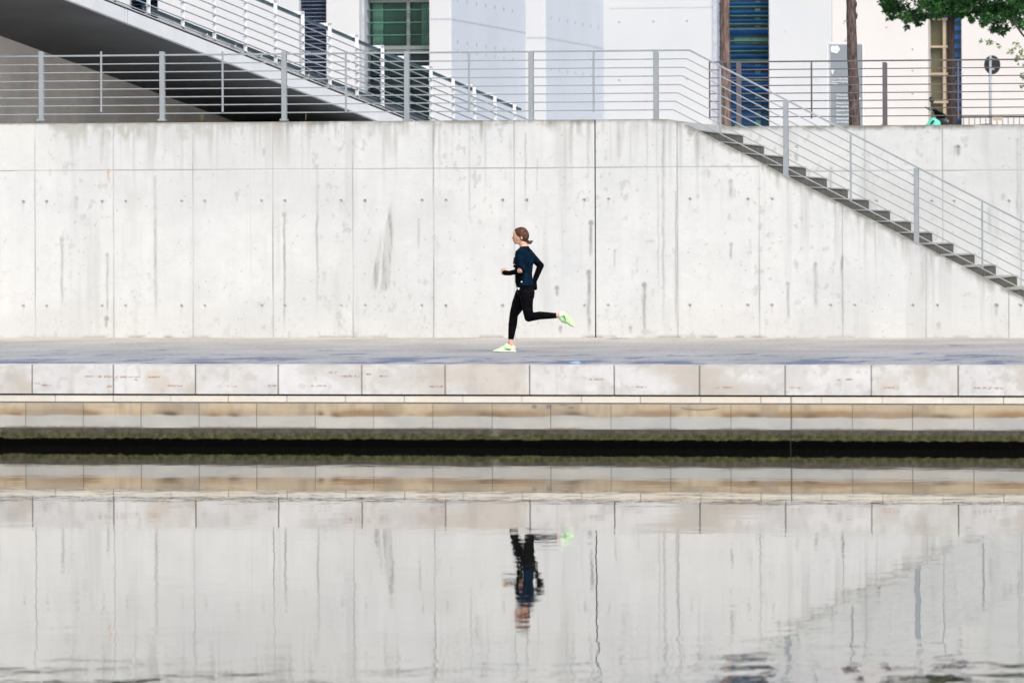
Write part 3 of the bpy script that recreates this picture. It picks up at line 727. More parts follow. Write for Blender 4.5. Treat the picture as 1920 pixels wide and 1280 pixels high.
m = MB(); m.box(bx(672), bx(679), YBF+.3, YBF+1.1, ZP-.1, ZTOP-.2); m.build('reveal', 'joint', bd)
wnd = window(1342, 1443, 'glass_blue', [('slat_blue', [-30, -13, 9.5, 26, 42, 60, 92, 108, 128, 143, 160, 173, 190, 205, 221], .13), ('slat_green', [-25, 14, 31, 46, 78, 97, 114], .05)], y0=.7, trans=((54, .06), (150, .03)), mull=(), curtains=((1409, 1419, 0, 50), (1370, 1440, 70, 80), (1409, 1419, 120, 235)), YBF=YF3)
m = MB(); m.box(bx(1337, YF3), bx(1345, YF3), YF3-.03, YF3+.75, ZP-.1, ZTOP-.2); m.build('reveal', 'joint', bd)
window(1740, 1804, 'glass_amber', [('slat_blue', R_(-60, 30, 9), .10)], y0=.6, frame='frame_wood', mull=(1767,), trans=((35, .06), (87, .06), (138, .06), (191, .06)), YBF=YF3)
m = MB(); m.box(bx(1789, YF3), bx(1804, YF3)+.4, YF3+.30, YF3+.42, ZP-.1, ZTOP-.2); o = m.build('window', 'glass_blue', bd)
m = MB()
for py in R_(-50, 235, 17): z = XZ(1790, py, YF3)[1]; m.box(bx(1789, YF3), bx(1804, YF3)+.4, YF3+.22, YF3+.29, z-.07, z+.05)
m.build('louvre', 'slat_blue', o)

# ------------------------------------------------------------------ information pillar sign
YS = 132.0
def sgn(px, py): return P(px, py, YS)
a, b = sgn(1556.5, 84), sgn(1615.5, 84)
ip = empty('information_sign', ((a.x+b.x)/2, YS, ZP), 'tall grey panel sign with white lettering and round white emblem behind the middle tree', 'sign')
m = MB(); m.box(a.x, b.x, YS, YS+.12, ZP, a.z); m.build('panel', 'sign_grey', ip, bevel=.01)
m = MB(); c, d = sgn(1552, 84).x, sgn(1620, 84).x
m.box(c, c+.02, YS-.02, YS+.14, ZP, a.z+.03); m.box(d-.02, d, YS-.02, YS+.14, ZP, a.z+.03); m.box(c, d, YS-.02, YS+.14, a.z+.031, a.z+.05); m.build('frame', 'sign_white', ip)
# emblem: spread-winged bird in a round blob
m = MB(); cx, cz = sgn(1566, 92.5).x, sgn(1566, 92.5).z
pts = []
for k in range(40):
    t = 2*math.pi*k/40; r = .105*(1+.07*math.cos(5*t)); 
    if math.sin(t) > .93: r *= .72
    pts.append((cx+r*math.cos(t), cz+.92*r*math.sin(t)))
m.prism(pts, YS-.016, YS-.004); m.build('emblem', 'sign_white', ip)
def text(body, px, py, hpx, parent, mt='sign_white', Y=YS, wpx=None):
    cu = bpy.data.curves.new('lettering', 'FONT'); cu.body = body; cu.size = 1; cu.extrude = .01; cu.offset = .012; cu.resolution_u = 2
    t = bpy.data.objects.new('lettering', cu); col.objects.link(t)
    dg = bpy.context.evaluated_depsgraph_get(); me = bpy.data.meshes.new_from_object(t.evaluated_get(dg))
    bpy.data.objects.remove(t)
    sc = F/ (Y/cT) ; s = hpx/sc*1.35; p = P(px, py, Y)
    sxx = s
    if wpx: 
        w = max(v.co.x for v in me.vertices); sxx = (wpx/sc)/w
    org = Vector(parent.location)
    for v in me.vertices:
        x, y, z = v.co; v.co = Vector((p.x+x*sxx, Y-.012-z*.5, p.z+y*s))-org
    me.materials.clear(); me.materials.append(M[mt]); o = bpy.data.objects.new('lettering', me); col.objects.link(o); o.parent = parent
for (tx, x, y, h, w) in (('Paul-Löbe-Haus Ost', 1558.5, 149.5, 3.6, 46), ('Haupteingang', 1558.5, 154.5, 3.6, 31), ('Haus', 1558.5, 158.5, 3.4, 12),
        ('Plenarsaal', 1568.5, 180, 3.4, 32), ('Reichstags', 1568.5, 186, 3.4, 34), ('Paul-Löbe', 1568.5, 195.5, 3.4, 32), ('Eingang W', 1568.5, 201.5, 3.4, 32),
        ('Jakob-Kai', 1568.5, 209, 3.4, 30), ('Besucher', 1568.5, 217, 3.4, 30), ('Bibliothek', 1568.5, 224.5, 3.2, 32), ('Anlieferung', 1568.5, 230.5, 3.2, 38)):
    text(tx, x, y, h, ip, wpx=w)
# small arrow
m = MB(); q0 = sgn(1561, 136); m.box(q0.x-.018, q0.x+.018, YS-.014, YS-.002, q0.z-.04, q0.z+.02); m.prism([(q0.x-.035, q0.z+.02), (q0.x+.04, q0.z+.02), (q0.x+.03, q0.z+.06), (q0.x-.03, q0.z+.05)], YS-.014, YS-.002); m.build('arrow', 'sign_white', ip)
c = sgn(1611.5, 185); m = MB(); m.tube([(c.x, YS-.012, c.z), (c.x, YS-.002, c.z)], .022, 12); m.build('stud', 'sign_white', ip)

# ------------------------------------------------------------------ round traffic sign seen from behind
YTS = 128.0
c = P(1860, 122, YTS); zt = P(1857, 104.5, YTS).z
ts = empty('traffic_sign', (c.x-.04, YTS, ZP), 'round dark traffic sign seen from behind on a thin grey pole', 'sign')
m = MB(); m.tube([(c.x-.035, YTS-.05, ZP), (c.x-.035, YTS-.05, zt)], .033, 10); m.build('pole', 'steel', ts, smooth=True)
m = MB(); n = Vector((.62, -.78, 0)).normalized(); m.tube([c, c+n*.02], .215, 28); m.build('sign_disc', 'black', ts)
m = MB(); m.bar(c+Vector((-.10,-.02,.13)), c+Vector((.06,-.03,.13)), .03, .04); m.bar(c+Vector((-.10,-.02,-.10)), c+Vector((.06,-.03,-.10)), .03, .04); m.build('bracket', 'chrome', ts)
# low black bar fence
YLF = 124.0
lf0, lf1 = P(1771, 221, YLF), P(2000, 217, YLF)
lf = empty('low_fence', (P(1850,220,YLF).x, YLF, ZP), 'low black bar fence at the right end of the terrace', 'fence')
zf = P(1860, 219.5, YLF).z
m = MB(); m.bar((lf0.x, YLF, zf), (lf1.x, YLF, zf), .04, .035); m.bar((lf0.x, YLF, ZP+.08), (lf1.x, YLF, ZP+.08), .03, .025); m.build('rail', 'black', lf)
k = 0
x = lf0.x+.05
while x < lf1.x:
    m = MB(); m.bar((x, YLF, ZP), (x, YLF, zf-.02), .014, .014, up=Vector((0,1,0))); m.build('bar', 'black', lf); x += .124
bp = empty('notice_board', (P(1871,223,YLF-.05).x, YLF-.05, zf-.1), 'small brown notice plate hooked on the low black fence', 'sign')
m = MB(); c = P(1871, 223.5, YLF-.05); m.box(c.x-.11, c.x+.11, YLF-.07, YLF-.05, c.z-.03, c.z+.045); m.build('plate', 'frame_wood', bp)

# ------------------------------------------------------------------ trees
def leaves(m, shades, c, rad, n, size, sq=.75, rnd=random):
    for _ in range(n):
        while True:
            p = Vector((rnd.uniform(-1,1), rnd.uniform(-1,1), rnd.uniform(-1,1)))
            if .12 < p.length < 1: break
        p = c+Vector((p.x*rad, p.y*rad, p.z*rad*sq))
        ax = Vector((rnd.gauss(0,1), rnd.gauss(0,1), rnd.gauss(0,.6)-.5)).normalized(); up_ = Vector((rnd.gauss(0,1), rnd.gauss(0,1), rnd.gauss(0,1)))
        sd = ax.cross(up_).normalized(); s = size*rnd.uniform(.6, 1.25); nn = ax.cross(sd)*s*.12
        vs = [p, p+ax*s*.35+sd*s*.16, p+ax*s*.42+sd*s*.48+nn, p+ax*s*.62+sd*s*.16, p+ax*s*1.1-nn, p+ax*s*.62-sd*s*.16, p+ax*s*.42-sd*s*.48+nn, p+ax*s*.35-sd*s*.16]
        m.add(vs, [(0,1,3,4,5,7), (1,2,3), (5,6,7)]); v = min(1, max(0, rnd.gauss(.5, .25))); shades += [v]*8
def build_leaves(m, shades, name, mt, parent):
    o = m.build(name, mt, parent); at = o.data.attributes.new('shade', 'FLOAT', 'POINT'); at.data.foreach_set('value', shades); return o
def trunk_pts(px0, px1, Y, ytop, r0, r1, wob=.012, n=26, seed=0):
    rg = random.Random(seed); a = P(px0, 235, Y); x1 = P(px1, 0, Y); slope = (x1.x-a.x)/(x1.z-a.z)
    pts, rad = [], []
    for i in range(n+1):
        z = ZP-.1+(ytop-ZP+.1)*i/n; pts.append((a.x+(z-a.z)*slope+rg.uniform(-wob, wob)*.5, Y+rg.uniform(-wob, wob)*.5, z))
        rad.append((r0+(r1-r0)*i/n)*(1+rg.uniform(-.05, .07)))
    return pts, rad
def tree(px0, px1, Y, r0, r1, ztr, clumps, label, bark, leafm='leaf', limbs=(), seed=0, nleaf=240, lsize=.09):
    rg = random.Random(seed); pts, rad = trunk_pts(px0, px1, Y, ztr, r0, r1, seed=seed)
    t = empty('street_tree', (pts[0][0], Y, ZP), label, 'tree', 'trees on the terrace')
    m = MB(); m.tube(pts, rad, 14); tr = m.build('trunk', bark, t, smooth=True)
    top = Vector(pts[-1])
    cl = MB(); sh = []; lim = MB()
    for (c, r_, n) in clumps: leaves(cl, sh, c, r_, n, lsize, .75, rg)
    big = sorted(clumps, key=lambda q: -q[1])[:9]
    for (c, r_, n) in big:
        f = (max(min(c.z, top.z-.15), top.z-1.2)-.35-pts[0][2])/(top.z-pts[0][2]); s_ = Vector(pts[0]).lerp(top, f)
        mid = s_.lerp(c, .5)+Vector((0,0,.18)); lim = MB(); lim.tube([s_, mid, c], [.035, .02, .006], 6); lim.build('branch', bark, t, smooth=True)
    for a in limbs: lim = MB(); lim.tube(a[0], a[1], 8); lim.build('branch', bark, t, smooth=True)
    build_leaves(cl, sh, 'crown', leafm, t); return t
def ball(cx, cy, cz, R0, n, rr, nl, rg, flat=.7):
    o = []
    for _ in range(n):
        while True:
            p = Vector((rg.uniform(-1,1), rg.uniform(-1,1), rg.uniform(-1,1)))
            if .35 < p.length < 1: break
        o.append((Vector((cx+p.x*R0, cy+p.y*R0, cz+p.z*R0*flat)), rr*rg.uniform(.7, 1.2), nl))
    return o
rg = random.Random(5)
Y1, Y2, Y3 = 93.0, 99.0, 112.0
c1 = P(1360, 0, Y1); c2 = P(1597, 0, Y2); c3 = P(1784, 0, Y3)
cl1 = ball(c1.x, Y1, 9.6, 1.7, 26, .5, 150, rg)+[(P(1376, -7, Y1-.3), .09, 10)]
tree(1361, 1359, Y1, .088, .070, 9.2, cl1, 'slim street tree with reddish cracked bark standing before the blue window', 'bark', seed=1)
cl2 = ball(c2.x, Y2, 10.2, 1.8, 26, .5, 150, rg)
t2 = tree(1602.5, 1595, Y2, .100, .070, 9.8, cl2, 'knobbly brown street tree trunk in front of the grey sign panel', 'bark_mid', seed=2)
cl3 = ball(c3.x+.2, Y3+.3, 8.2, 1.75, 40, .55, 260, rg, .6)
for (x, y, r_) in ((1668,18,13),(1660,2,12),(1688,12,18),(1712,25,15),(1700,36,9),(1722,44,5),(1716,38,7),(1738,8,20),(1730,30,10),(1770,6,22),(1755,18,10),(1800,10,22),(1800,26,9),(1830,4,24),(1856,14,18),(1845,40,10),(1868,38,13),(1872,50,8),(1886,52,6),(1882,15,25),(1905,15,22),(1908,40,10),(1862,55,7),(1780,20,12),(1815,24,9),(1672,32,7),(1840,22,16),(1890,30,16),(1915,45,12),(1852,32,12),(1760,22,14),(1790,24,12),(1668,8,16),(1878,60,5),(1820,36,7),(1742,30,8),(1915,5,24),(1700,50,4),(1688,28,8),(1935,10,26)):
    s = F/(Y3/cT); cl3.append((P(x, y, Y3+rg.uniform(-.7, .7)), r_/s, int(20+r_*r_*.62)))
tree(1786, 1782, Y3, .078, .060, 8.4, cl3, 'dark slender tree with the dense green crown at top right', 'bark_dark', seed=3, lsize=.092)
# sparse tree at the right edge with a bent branch
Y4 = 104.0; c4 = P(1985, 0, Y4)
cl4 = ball(c4.x+.5, Y4, 8.6, 1.3, 18, .45, 120, rg)
for (x, y, r_) in ((1862,77,5),(1852,80,4),(1874,86,4),(1897,95,8),(1906,82,7),(1912,104,9),(1917,120,6),(1903,110,5),(1918,140,8),(1917,158,5),(1912,92,7),(1840,74,3)):
    s = F/(Y4/cT); cl4.append((P(x, y, Y4+rg.uniform(-.1, .1)), r_/s, int(3+r_*1.1)))
br = ([P(1985, 95, Y4), P(1932, 78, Y4), P(1918, 66, Y4), P(1906, 50, Y4), P(1898, 30, Y4)], [.05, .03, .02, .016, .01])
tree(1990, 1984, Y4, .10, .08, 8.4, cl4, 'sparse pale leaved tree mostly beyond the right edge, twigs hanging in', 'bark_dark', leafm='leaf_pale', limbs=(br,), seed=4, lsize=.085)

# knots and twiglets on the middle trunk
m = MB()
for (px, py) in ((1591, 22), (1606, 30), (1592, 66), (1605, 8), (1596, 100), (1604, 52)):
    c = P(px, py, Y2-.03); m = MB(); m.tube([c-Vector((0,0,.06)), c, c+Vector((0,0,.06))], [.008, .022, .008], 8); m.build('bark_knot', 'bark_mid', t2, smooth=True)
tw = MB(); tsh = []
for (px, py) in ((1581, 42), (1586, 40), (1584, 75), (1588, 74)):
    a = P(1592, py+3, Y2-.05); c = P(px, py, Y2-.08); m = tw; leaves(tw, tsh, c, .03, 3, .05)
build_leaves(tw, tsh, 'twiglets', 'leaf_pale', t2)

# ------------------------------------------------------------------ mint scooter
YSC = 119.0
sc = F/(YSC/cT)
def S(px, py, dy=0): return P(px, py, YSC+dy)
sco = empty('motor_scooter', (S(1790,230).x, YSC, ZP), 'mint green motor scooter parked behind the rear wall, only its front showing', 'scooter')
def hullmb(m, ells, sub=2):
    bm = bmesh.new()
    for (c, r_) in ells:
        rr_ = r_ if isinstance(r_, tuple) else (r_, r_, r_)
        b2 = bmesh.new(); bmesh.ops.create_icosphere(b2, subdivisions=sub, radius=1)
        for v in b2.verts: bm.verts.new((c[0]+v.co.x*rr_[0], c[1]+v.co.y*rr_[1], c[2]+v.co.z*rr_[2]))
        b2.free()
    res = bmesh.ops.convex_hull(bm, input=bm.verts[:])
    bmesh.ops.delete(bm, geom=list({g for g in res['geom_interior']+res['geom_unused'] if isinstance(g, bmesh.types.BMVert)}), context='VERTS')
    bm.verts.index_update(); m.add([v.co.copy() for v in bm.verts], [[v.index for v in f.verts] for f in bm.faces]); bm.free()
m = MB(); hullmb(m, [(S(1737,244), (.06,.12,.10)), (S(1751,225), (.09,.15,.055)), (S(1763,231), (.03,.14,.08)), (S(1760,262), (.06,.13,.15))]); m.build('front_cowl', 'mint', sco, smooth=True)
m = MB(); m.bar(S(1745,233,-.17), S(1751,226,-.17), .04, .035); m.build('cowl_vent', 'black', sco)
m = MB(); m.tube([S(1735,201,-.30), S(1744,206.5,-.25), S(1752,211,-.1), S(1766,216,.1)], .016, 8); m.build('handlebar', 'black', sco, smooth=True)
m = MB(); m.tube([S(1738,204,-.28), S(1749,209.5,-.22)], .008, 6); m.tube([S(1775,225,-.22), S(1785,233,-.22)], .009, 6); m.build('brake_lever', 'chrome', sco, smooth=True)
m = MB(); hullmb(m, [(S(1747,188,-.2), (.055,.02,.055)), (S(1746,184.5,-.2), (.05,.02,.035)), (S(1748,192,-.2), (.03,.02,.02))]); m.tube([S(1749,193,-.2), S(1752,205,-.15)], .007, 6); m.build('mirror', 'black', sco, smooth=True)
m = MB(); hullmb(m, [(S(1752,207), (.04,.10,.03)), (S(1770,218), (.05,.12,.05)), (S(1760,221), (.05,.12,.04))]); m.build('handlebar_cover', 'tights', sco, smooth=True)
m = MB(); hullmb(m, [(S(1758,222), (.04,.12,.03)), (S(1782,226), (.03,.13,.02)), (S(1776,240), (.06,.12,.06))]); m.build('dashboard', 'black', sco, smooth=True)
m = MB(); hullmb(m, [(S(1794,215,.2), (.05,.03,.03)), (S(1797,216,.2), (.03,.03,.03))]); m.tube([S(1795,217,.2), S(1780,221,.1)], .008, 6); m.build('mirror', 'black', sco, smooth=True)
m = MB(); hullmb(m, [((S(1810,0).x, YSC, ZP+.50), (.3,.13,.05)), ((S(1850,0).x, YSC, ZP+.54), (.2,.12,.05))]); m.build('seat', 'black', sco, smooth=True)
m = MB(); hullmb(m, [((S(1815,0).x, YSC, ZP+.42), (.25,.14,.14)), ((S(1860,0).x, YSC, ZP+.48), (.2,.10,.10))]); hullmb(m, [((S(1760,0).x, YSC, ZP+.25), (.12,.13,.08)), ((S(1820,0).x, YSC, ZP+.25), (.2,.13,.08))]); m.build('body', 'mint', sco, smooth=True)
for px in (1742, 1860):
    cx = S(px, 0).x; m = MB(); ring = [(cx+.17*math.cos(a), YSC, ZP+.22+.17*math.sin(a)) for a in [2*math.pi*k/24 for k in range(25)]]
    m.tube(ring, .05, 8); w = m.build('wheel', 'rubber', sco, smooth=True)
    m = MB(); m.tube([(cx, YSC-.04, ZP+.22), (cx, YSC+.04, ZP+.22)], .12, 16); m.build('hub', 'chrome', w)

# ------------------------------------------------------------------ weeds and oddments
def weed(px, py, Y, h, mt, label, nb=5, spread=.03, leafy=True):
    c = P(px, py, Y); t = empty('weed', c, label, 'plant')
    rg_ = random.Random(px); m = MB()
    for k in range(nb):
        d = Vector((rg_.uniform(-1,1)*spread, rg_.uniform(-1,1)*spread, h*rg_.uniform(.6,1))); m.tube([c, c+d*.5+Vector((0,0,.005)), c+d], [.004, .003, .0015], 5)
    m.build('stem', mt, t)
    if leafy:
        l = MB(); sh = []
        for k in range(6): leaves(l, sh, c+Vector((0,0,h*(.2+.14*k))), .016, 4, .026, 1, rg_)
        build_leaves(l, sh, 'leaf', 'leaf_pale', t)
weed(379, 227, YW+.1, .12, 'weed', 'small upright green weed growing on the wall top between two railing posts')
weed(573, 226, YW+.1, .11, 'drystem', 'thin dry sprout on the wall top under the white flight', 3, .02, False)
weed(1645, 409, YW+.42, .05, 'weed', 'green tuft growing on a step above the middle of the flight', 8, .06)
weed(1895, 537, YW+.42, .05, 'weed', 'green tuft growing on the lowest visible step at right', 8, .06)
cb = P(1076.5, 684.6, YC+.75)
m = MB(); hullmb(m, [((cb.x, YC+.8, HP+.008), (.085,.07,.022)), ((cb.x+.02, YC+.8, HP+.014), (.045,.05,.022))])
o = m.build('plastic_lid', 'bag', smooth=True); tag(o, 'pale blue plastic lid lying on the promenade edge right of the runner', 'litter')

# ------------------------------------------------------------------ runner
SCR = F/(YR/cT)*1.0
def Q(px, py, dy=0.0): return P(px, py, YR+dy)
S1 = 1/142.0
fy = Q(945, 661).z
run = empty('person', (Q(957,661).x, YR, HP), 'woman running left in navy top, black tights and mint green running shoes, hair tied back', 'person')
def capsules(name, lst, mt, parent, vox=.008, smoothit=6, rem=True):
    m = MB()
    for ells in lst: hullmb(m, ells, 3)
    o = m.build(name, mt, parent, smooth=True)
    if rem:
        r_ = o.modifiers.new('remesh', 'REMESH'); r_.mode = 'VOXEL'; r_.voxel_size = vox; r_.use_smooth_shade = True
        if smoothit: s_ = o.modifiers.new('smooth', 'SMOOTH'); s_.factor = .5; s_.iterations = smoothit
    return o
DZ = HP+.004-Q(945, 660.5, .06).z     # drop so the standing sole meets the paving
def Qz(px, py, dy=0.0): v = Q(px, py, dy); v.z += DZ; return v
q_ = Qz
# joints
neck0, neck1 = q_(983,464,0), q_(978.5,453,0)
shN, elN, wrN = q_(975.8,474.5,-.165), q_(977.5,508,-.215), q_(955,513.3,-.13)
shF, elF, wrF = q_(991,475.5,.165), q_(1013.5,499,.235), q_(1002,528,.19)
hpN, knN, anN = q_(988,550,-.085), q_(991.5,596,-.085), q_(1045,592.5,-.07)
hpF, knF, anF = q_(979,550,.085), q_(963.5,590,.075), q_(957.5,641,.055)
headc = q_(977.5,441.5,0)
def hand(w, dirv, side, curl, palmup):
    """palm and five separate curled fingers; dirv = direction of hand, side = thumb side"""
    d = Vector(dirv).normalized(); s = Vector(side).normalized(); n = d.cross(s).normalized()*curl
    out = [[(w, .024), (w+d*.035, (.030,.030,.030))], [(w+d*.03+s*.012, .020), (w+d*.075+s*.022, .016)], [(w+d*.03-s*.012, .020), (w+d*.072-s*.024, .015)]]
    for i, (o_, L) in enumerate(((.030, .066), (.010, .076), (-.010, .070), (-.030, .055))):
        k0 = w+d*.082+s*o_; k1 = k0+d*L*.42+n*L*.18; k2 = k1+n*L*.42; k3 = k2-d*L*.32+n*L*.05
        out += [[(k0, .0095), (k1, .0088)], [(k1, .0088), (k2, .008)], [(k2, .008), (k3, .0072)]]
    t0 = w+d*.03+s*.030; t1 = t0+s*.022+d*.025+n*.012; t2 = t1+d*.028+n*.016-s*.006
    out += [[(t0, .013), (t1, .0105)], [(t1, .0105), (t2, .0085)]]
    return out
body = [
  [(headc, (.083,.074,.098)), (q_(975,446,0), (.080,.066,.080))], [(q_(969.3,438.2,0), (.050,.056,.045)), (q_(970.5,445,0), (.060,.056,.05))],
  [(q_(971.5,446,0), (.066,.058,.070)), (q_(968.5,454.5,0), (.034,.036,.026))],           # face + jaw
  [(q_(966.5,456.8,0), (.018,.022,.014)), (q_(973,455,0), (.04,.05,.028))],               # chin
  [(q_(963.2,443.8,0), (.012,.012,.010)), (q_(960.4,448.6,0), (.011,.013,.009))],         # nose
  [(q_(963.4,452.3,0), (.011,.020,.006)), (q_(966,452.6,0), (.02,.026,.008))],            # upper lip
  [(q_(963.7,454.0,0), (.010,.018,.006)), (q_(966,454,0), (.02,.026,.008))],
  [(q_(964.6,441.2,-.027), (.012,.017,.008)), (q_(964.6,441.2,.027), (.012,.017,.008))],  # brow
  [(q_(978,446.5,-.072), (.014,.010,.024)), (q_(978.6,449.5,-.070), (.009,.009,.012))],   # ears
  [(q_(978,446.5,.072), (.014,.010,.024)), (q_(978.6,449.5,.070), (.009,.009,.012))],
  [(neck1, .052), (neck0, .056)], [(neck0, .058), (q_(983.5,471,0), (.075,.10,.05))],
  [(shN, .050), (q_(983.5,472,0), (.07,.08,.06)), (shF, .050)],
  [(q_(983,474,0), (.088,.135,.06)), (q_(984,492,0), (.098,.132,.08))],
  [(q_(984,492,0), (.094,.125,.08)), (q_(983,518,0), (.082,.108,.07))],
  [(q_(983,518,0), (.084,.11,.06)), (q_(984.5,541,0), (.080,.12,.05))],
  [(shN, .048), (elN, .037)], [(elN, .036), (wrN, .025)],
  [(shF, .048), (elF, .037)], [(elF, .036), (wrF, .025)],
  [(hpN, .070), (knN, .043)], [(knN, .042), (q_(1013,592.5,-.08), .040)], [(q_(1013,592.5,-.08), .040), (anN, .031)],
  [(hpF, .070), (knF, .043)], [(knF, .042), (q_(961.5,612,.07), .040)], [(q_(961.5,612,.07), .040), (anF, .031)],
  [(anF, .034), (q_(959.5,653,.055), .034)], [(q_(957,653,.055), .03), (q_(936,657.5,.055), .024)],
  [(anN, .034), (q_(1054,592,-.07), .034)], [(q_(1056,594,-.07), .03), (q_(1070,609,-.07), .024)],
]
body += hand(wrN, (q_(945,511.5)-q_(955,513.3)), (0,.1,1), 1, 0)
body += hand(wrF, (q_(1001,538)-q_(1002,528)), (-1,0,0), 1, 0)
def hand_grow(l, g): return [[(c, (r_+g if not isinstance(r_, tuple) else tuple(x+g for x in r_))) for c, r_ in e] for e in l]
bo = capsules('body', body, 'skin', run, .0055, 3)
# shirt
shirt = [
  [(q_(983.3,462.8,0), (.056,.062,.018)), (q_(983.5,469,0), (.080,.115,.03))],
  [(q_(975.8,475,-.155), .060), (q_(983.5,471.5,0), (.078,.09,.055)), (q_(991,475.5,.155), .060)],
  [(q_(981.5,475,0), (.108,.150,.06)), (q_(982,492,0), (.122,.148,.08))],
  [(q_(984.5,492,0), (.110,.143,.08)), (q_(983.5,514,0), (.100,.126,.07))],
  [(q_(983.5,514,0), (.100,.126,.06)), (q_(985,536,0), (.104,.155,.03))],
  [(q_(988,479,0), (.085,.12,.05)), (q_(988.5,494,0), (.088,.12,.06))],
  [(shN, .058), (q_(977.5,500,-.205), .049)], [(q_(977.5,500,-.205), .049), (q_(980.5,507,-.212), .040)],
  [(shF, .058), (q_(1008,493,.22), .046)],
]
so = capsules('running_top', shirt, 'navy', run, .008, 5)
m = []
# black side panel and lower front of the top, belt
panel = [[(q_(974.5,501,0), (.062,.135,.03)), (q_(974.5,530,0), (.056,.138,.05))], [(q_(975,530,0), (.058,.14,.04)), (q_(977.5,540,0), (.060,.150,.02))]]
capsules('front_panel', panel, 'cuff', run, .008, 4)
capsules('waist_belt', [[(q_(984.5,540,0), (.112,.158,.012)), (q_(984.5,543,0), (.112,.158,.012))], [(q_(999,536,.03), (.03,.05,.025)), (q_(999.5,539,.03), (.028,.05,.02))]], 'cuff', run, .007, 2)
capsules('reflective_tab', [[(q_(971,540.5,-.125), (.012,.01,.010)), (q_(974,541.5,-.145), (.008,.01,.006))], [(q_(973,544,-.145), (.006,.01,.006)), (q_(971,543,-.14), (.006,.008,.006))]], 'sole', run, .004, 1)
capsules('zip_pull', [[(q_(977.5,529.5,-.150), (.011,.01,.009)), (q_(978.5,529.5,-.152), (.008,.01,.007))]], 'sole', run, .004, 0)
def sleeve(el, wr, up_, hx):
    a = el.lerp(wr, .12)
    return [[(el.lerp(up_, .10), .042), (el, .041)], [(el, .0405), (wr, .032)], [(wr, .032), (wr+(wr-el).normalized()*.035, (.034,.034,.034))]]
# near sleeve leaves a patch of skin inside the elbow
capsules('arm_sleeve', [[(elN.lerp(wrN, .26), .036), (wrN, .032)], [(wrN, .031), (q_(946.8,512.2,-.125), .037)], [(q_(979.5,513.5,-.21), .026), (elN.lerp(wrN, .5)+Vector((0,0,-.012)), .028)]], 'cuff', run, .006, 3)
capsules('arm_sleeve', [[(q_(1006,491.5,.215), .047), (elF, .046)], [(elF, .045), (wrF, .034)], [(wrF, .033), (q_(1001.2,534,.188), .033)]], 'cuff', run, .006, 3)
capsules('phone_armband', [[(q_(966.0,484.5,.14), (.020,.035,.010)), (q_(964.8,495,.15), (.022,.035,.014)), (q_(969,490,.12), (.02,.03,.03))]], 'black', run, .006, 1)
capsules('far_forearm_shadow_fold', [[(q_(966,500,.10), (.03,.03,.02)), (q_(972,503,.06), (.03,.04,.02))]], 'cuff', run, .007, 1).name = 'shaded_fold'  # black lump added to stand in for a shaded fold above the elbow
capsules('glove', hand_grow(hand(wrF, (q_(1001,538)-q_(1002,528)), (-1,0,0), 1, 0), .005), 'cuff', run, .0055, 1)
# tights
tights = [
  [(q_(984.5,540,0), (.106,.160,.03)), (q_(985.5,549,0), (.108,.165,.07))],
  [(q_(992.5,550,-.07), (.072,.085,.075)), (q_(992,556,-.07), (.07,.08,.07))], [(q_(990.5,550,.07), (.072,.085,.075)), (q_(990,555,.07), (.07,.08,.07))],
  [(q_(987,551,-.078), (.097,.094,.09)), (q_(988.5,574,-.084), .076)], [(q_(988.5,574,-.084), .075), (knN, .060)],
  [(knN, .057), (q_(1012,592.5,-.08), .054)], [(q_(1012,592.5,-.08), .054), (q_(1042,592.8,-.07), .037)],
  [(q_(980,551,.078), (.098,.094,.09)), (q_(972,572,.08), .090)], [(q_(972,572,.08), .089), (knF, .058)],
  [(knF, .057), (q_(961.5,608,.07), .058)], [(q_(961.5,608,.07), .058), (q_(958.2,634.5,.058), .039)],
]
capsules('tights', tights, 'tights', run, .0075, 5)
# hair
hair = [
  [(q_(977.5,438.5,0), (.093,.083,.085)), (q_(981.5,443,0), (.077,.081,.090))],
  [(q_(984,446,0), (.050,.070,.070)), (q_(985.5,452,0), (.025,.045,.030))],
  [(q_(971.3,433.2,0), (.046,.066,.036)), (q_(976,437,0), (.07,.08,.06))],
]
hm = MB()
for e_ in hair: hullmb(hm, e_, 3)
ho = hm.build('hair', 'hair', run, smooth=True)
r_ = ho.modifiers.new('remesh', 'REMESH'); r_.mode = 'VOXEL'; r_.voxel_size = .006; r_.use_smooth_shade = True
s_ = ho.modifiers.new('smooth', 'SMOOTH'); s_.iterations = 3
# knock the face-side of the hair away with a boolean so forehead and cheek show
cut = MB(); hullmb(cut, [(q_(958,447,0), (.03,.2,.09)), (q_(966,449.5,0), (.055,.2,.085)), (q_(973,456,0), (.03,.2,.06)), (q_(959,437,0), (.012,.2,.02))], 3)
co = cut.build('cutter', 'hair', None); bpy.context.view_layer.update()
bmod = ho.modifiers.new('cut', 'BOOLEAN'); bmod.operation = 'DIFFERENCE'; bmod.object = co; bmod.solver = 'EXACT'
dg = bpy.context.evaluated_depsgraph_get(); me2 = bpy.data.meshes.new_from_object(ho.evaluated_get(dg))
ho.modifiers.clear(); ho.data = me2; bpy.data.objects.remove(co)
capsules('ponytail', [[(q_(989,453,0), .016), (q_(991.5,455.5,0), (.026,.026,.024))], [(q_(991.5,455.5,0), (.026,.026,.025)), (q_(994.5,456.5,0), (.018,.02,.018))], [(q_(993,454.8,0), .012), (q_(999,452.8,0), .006)], [(q_(994,456.5,0), .010), (q_(997.5,454.8,.01), .004)]], 'hair', run, .005, 2)
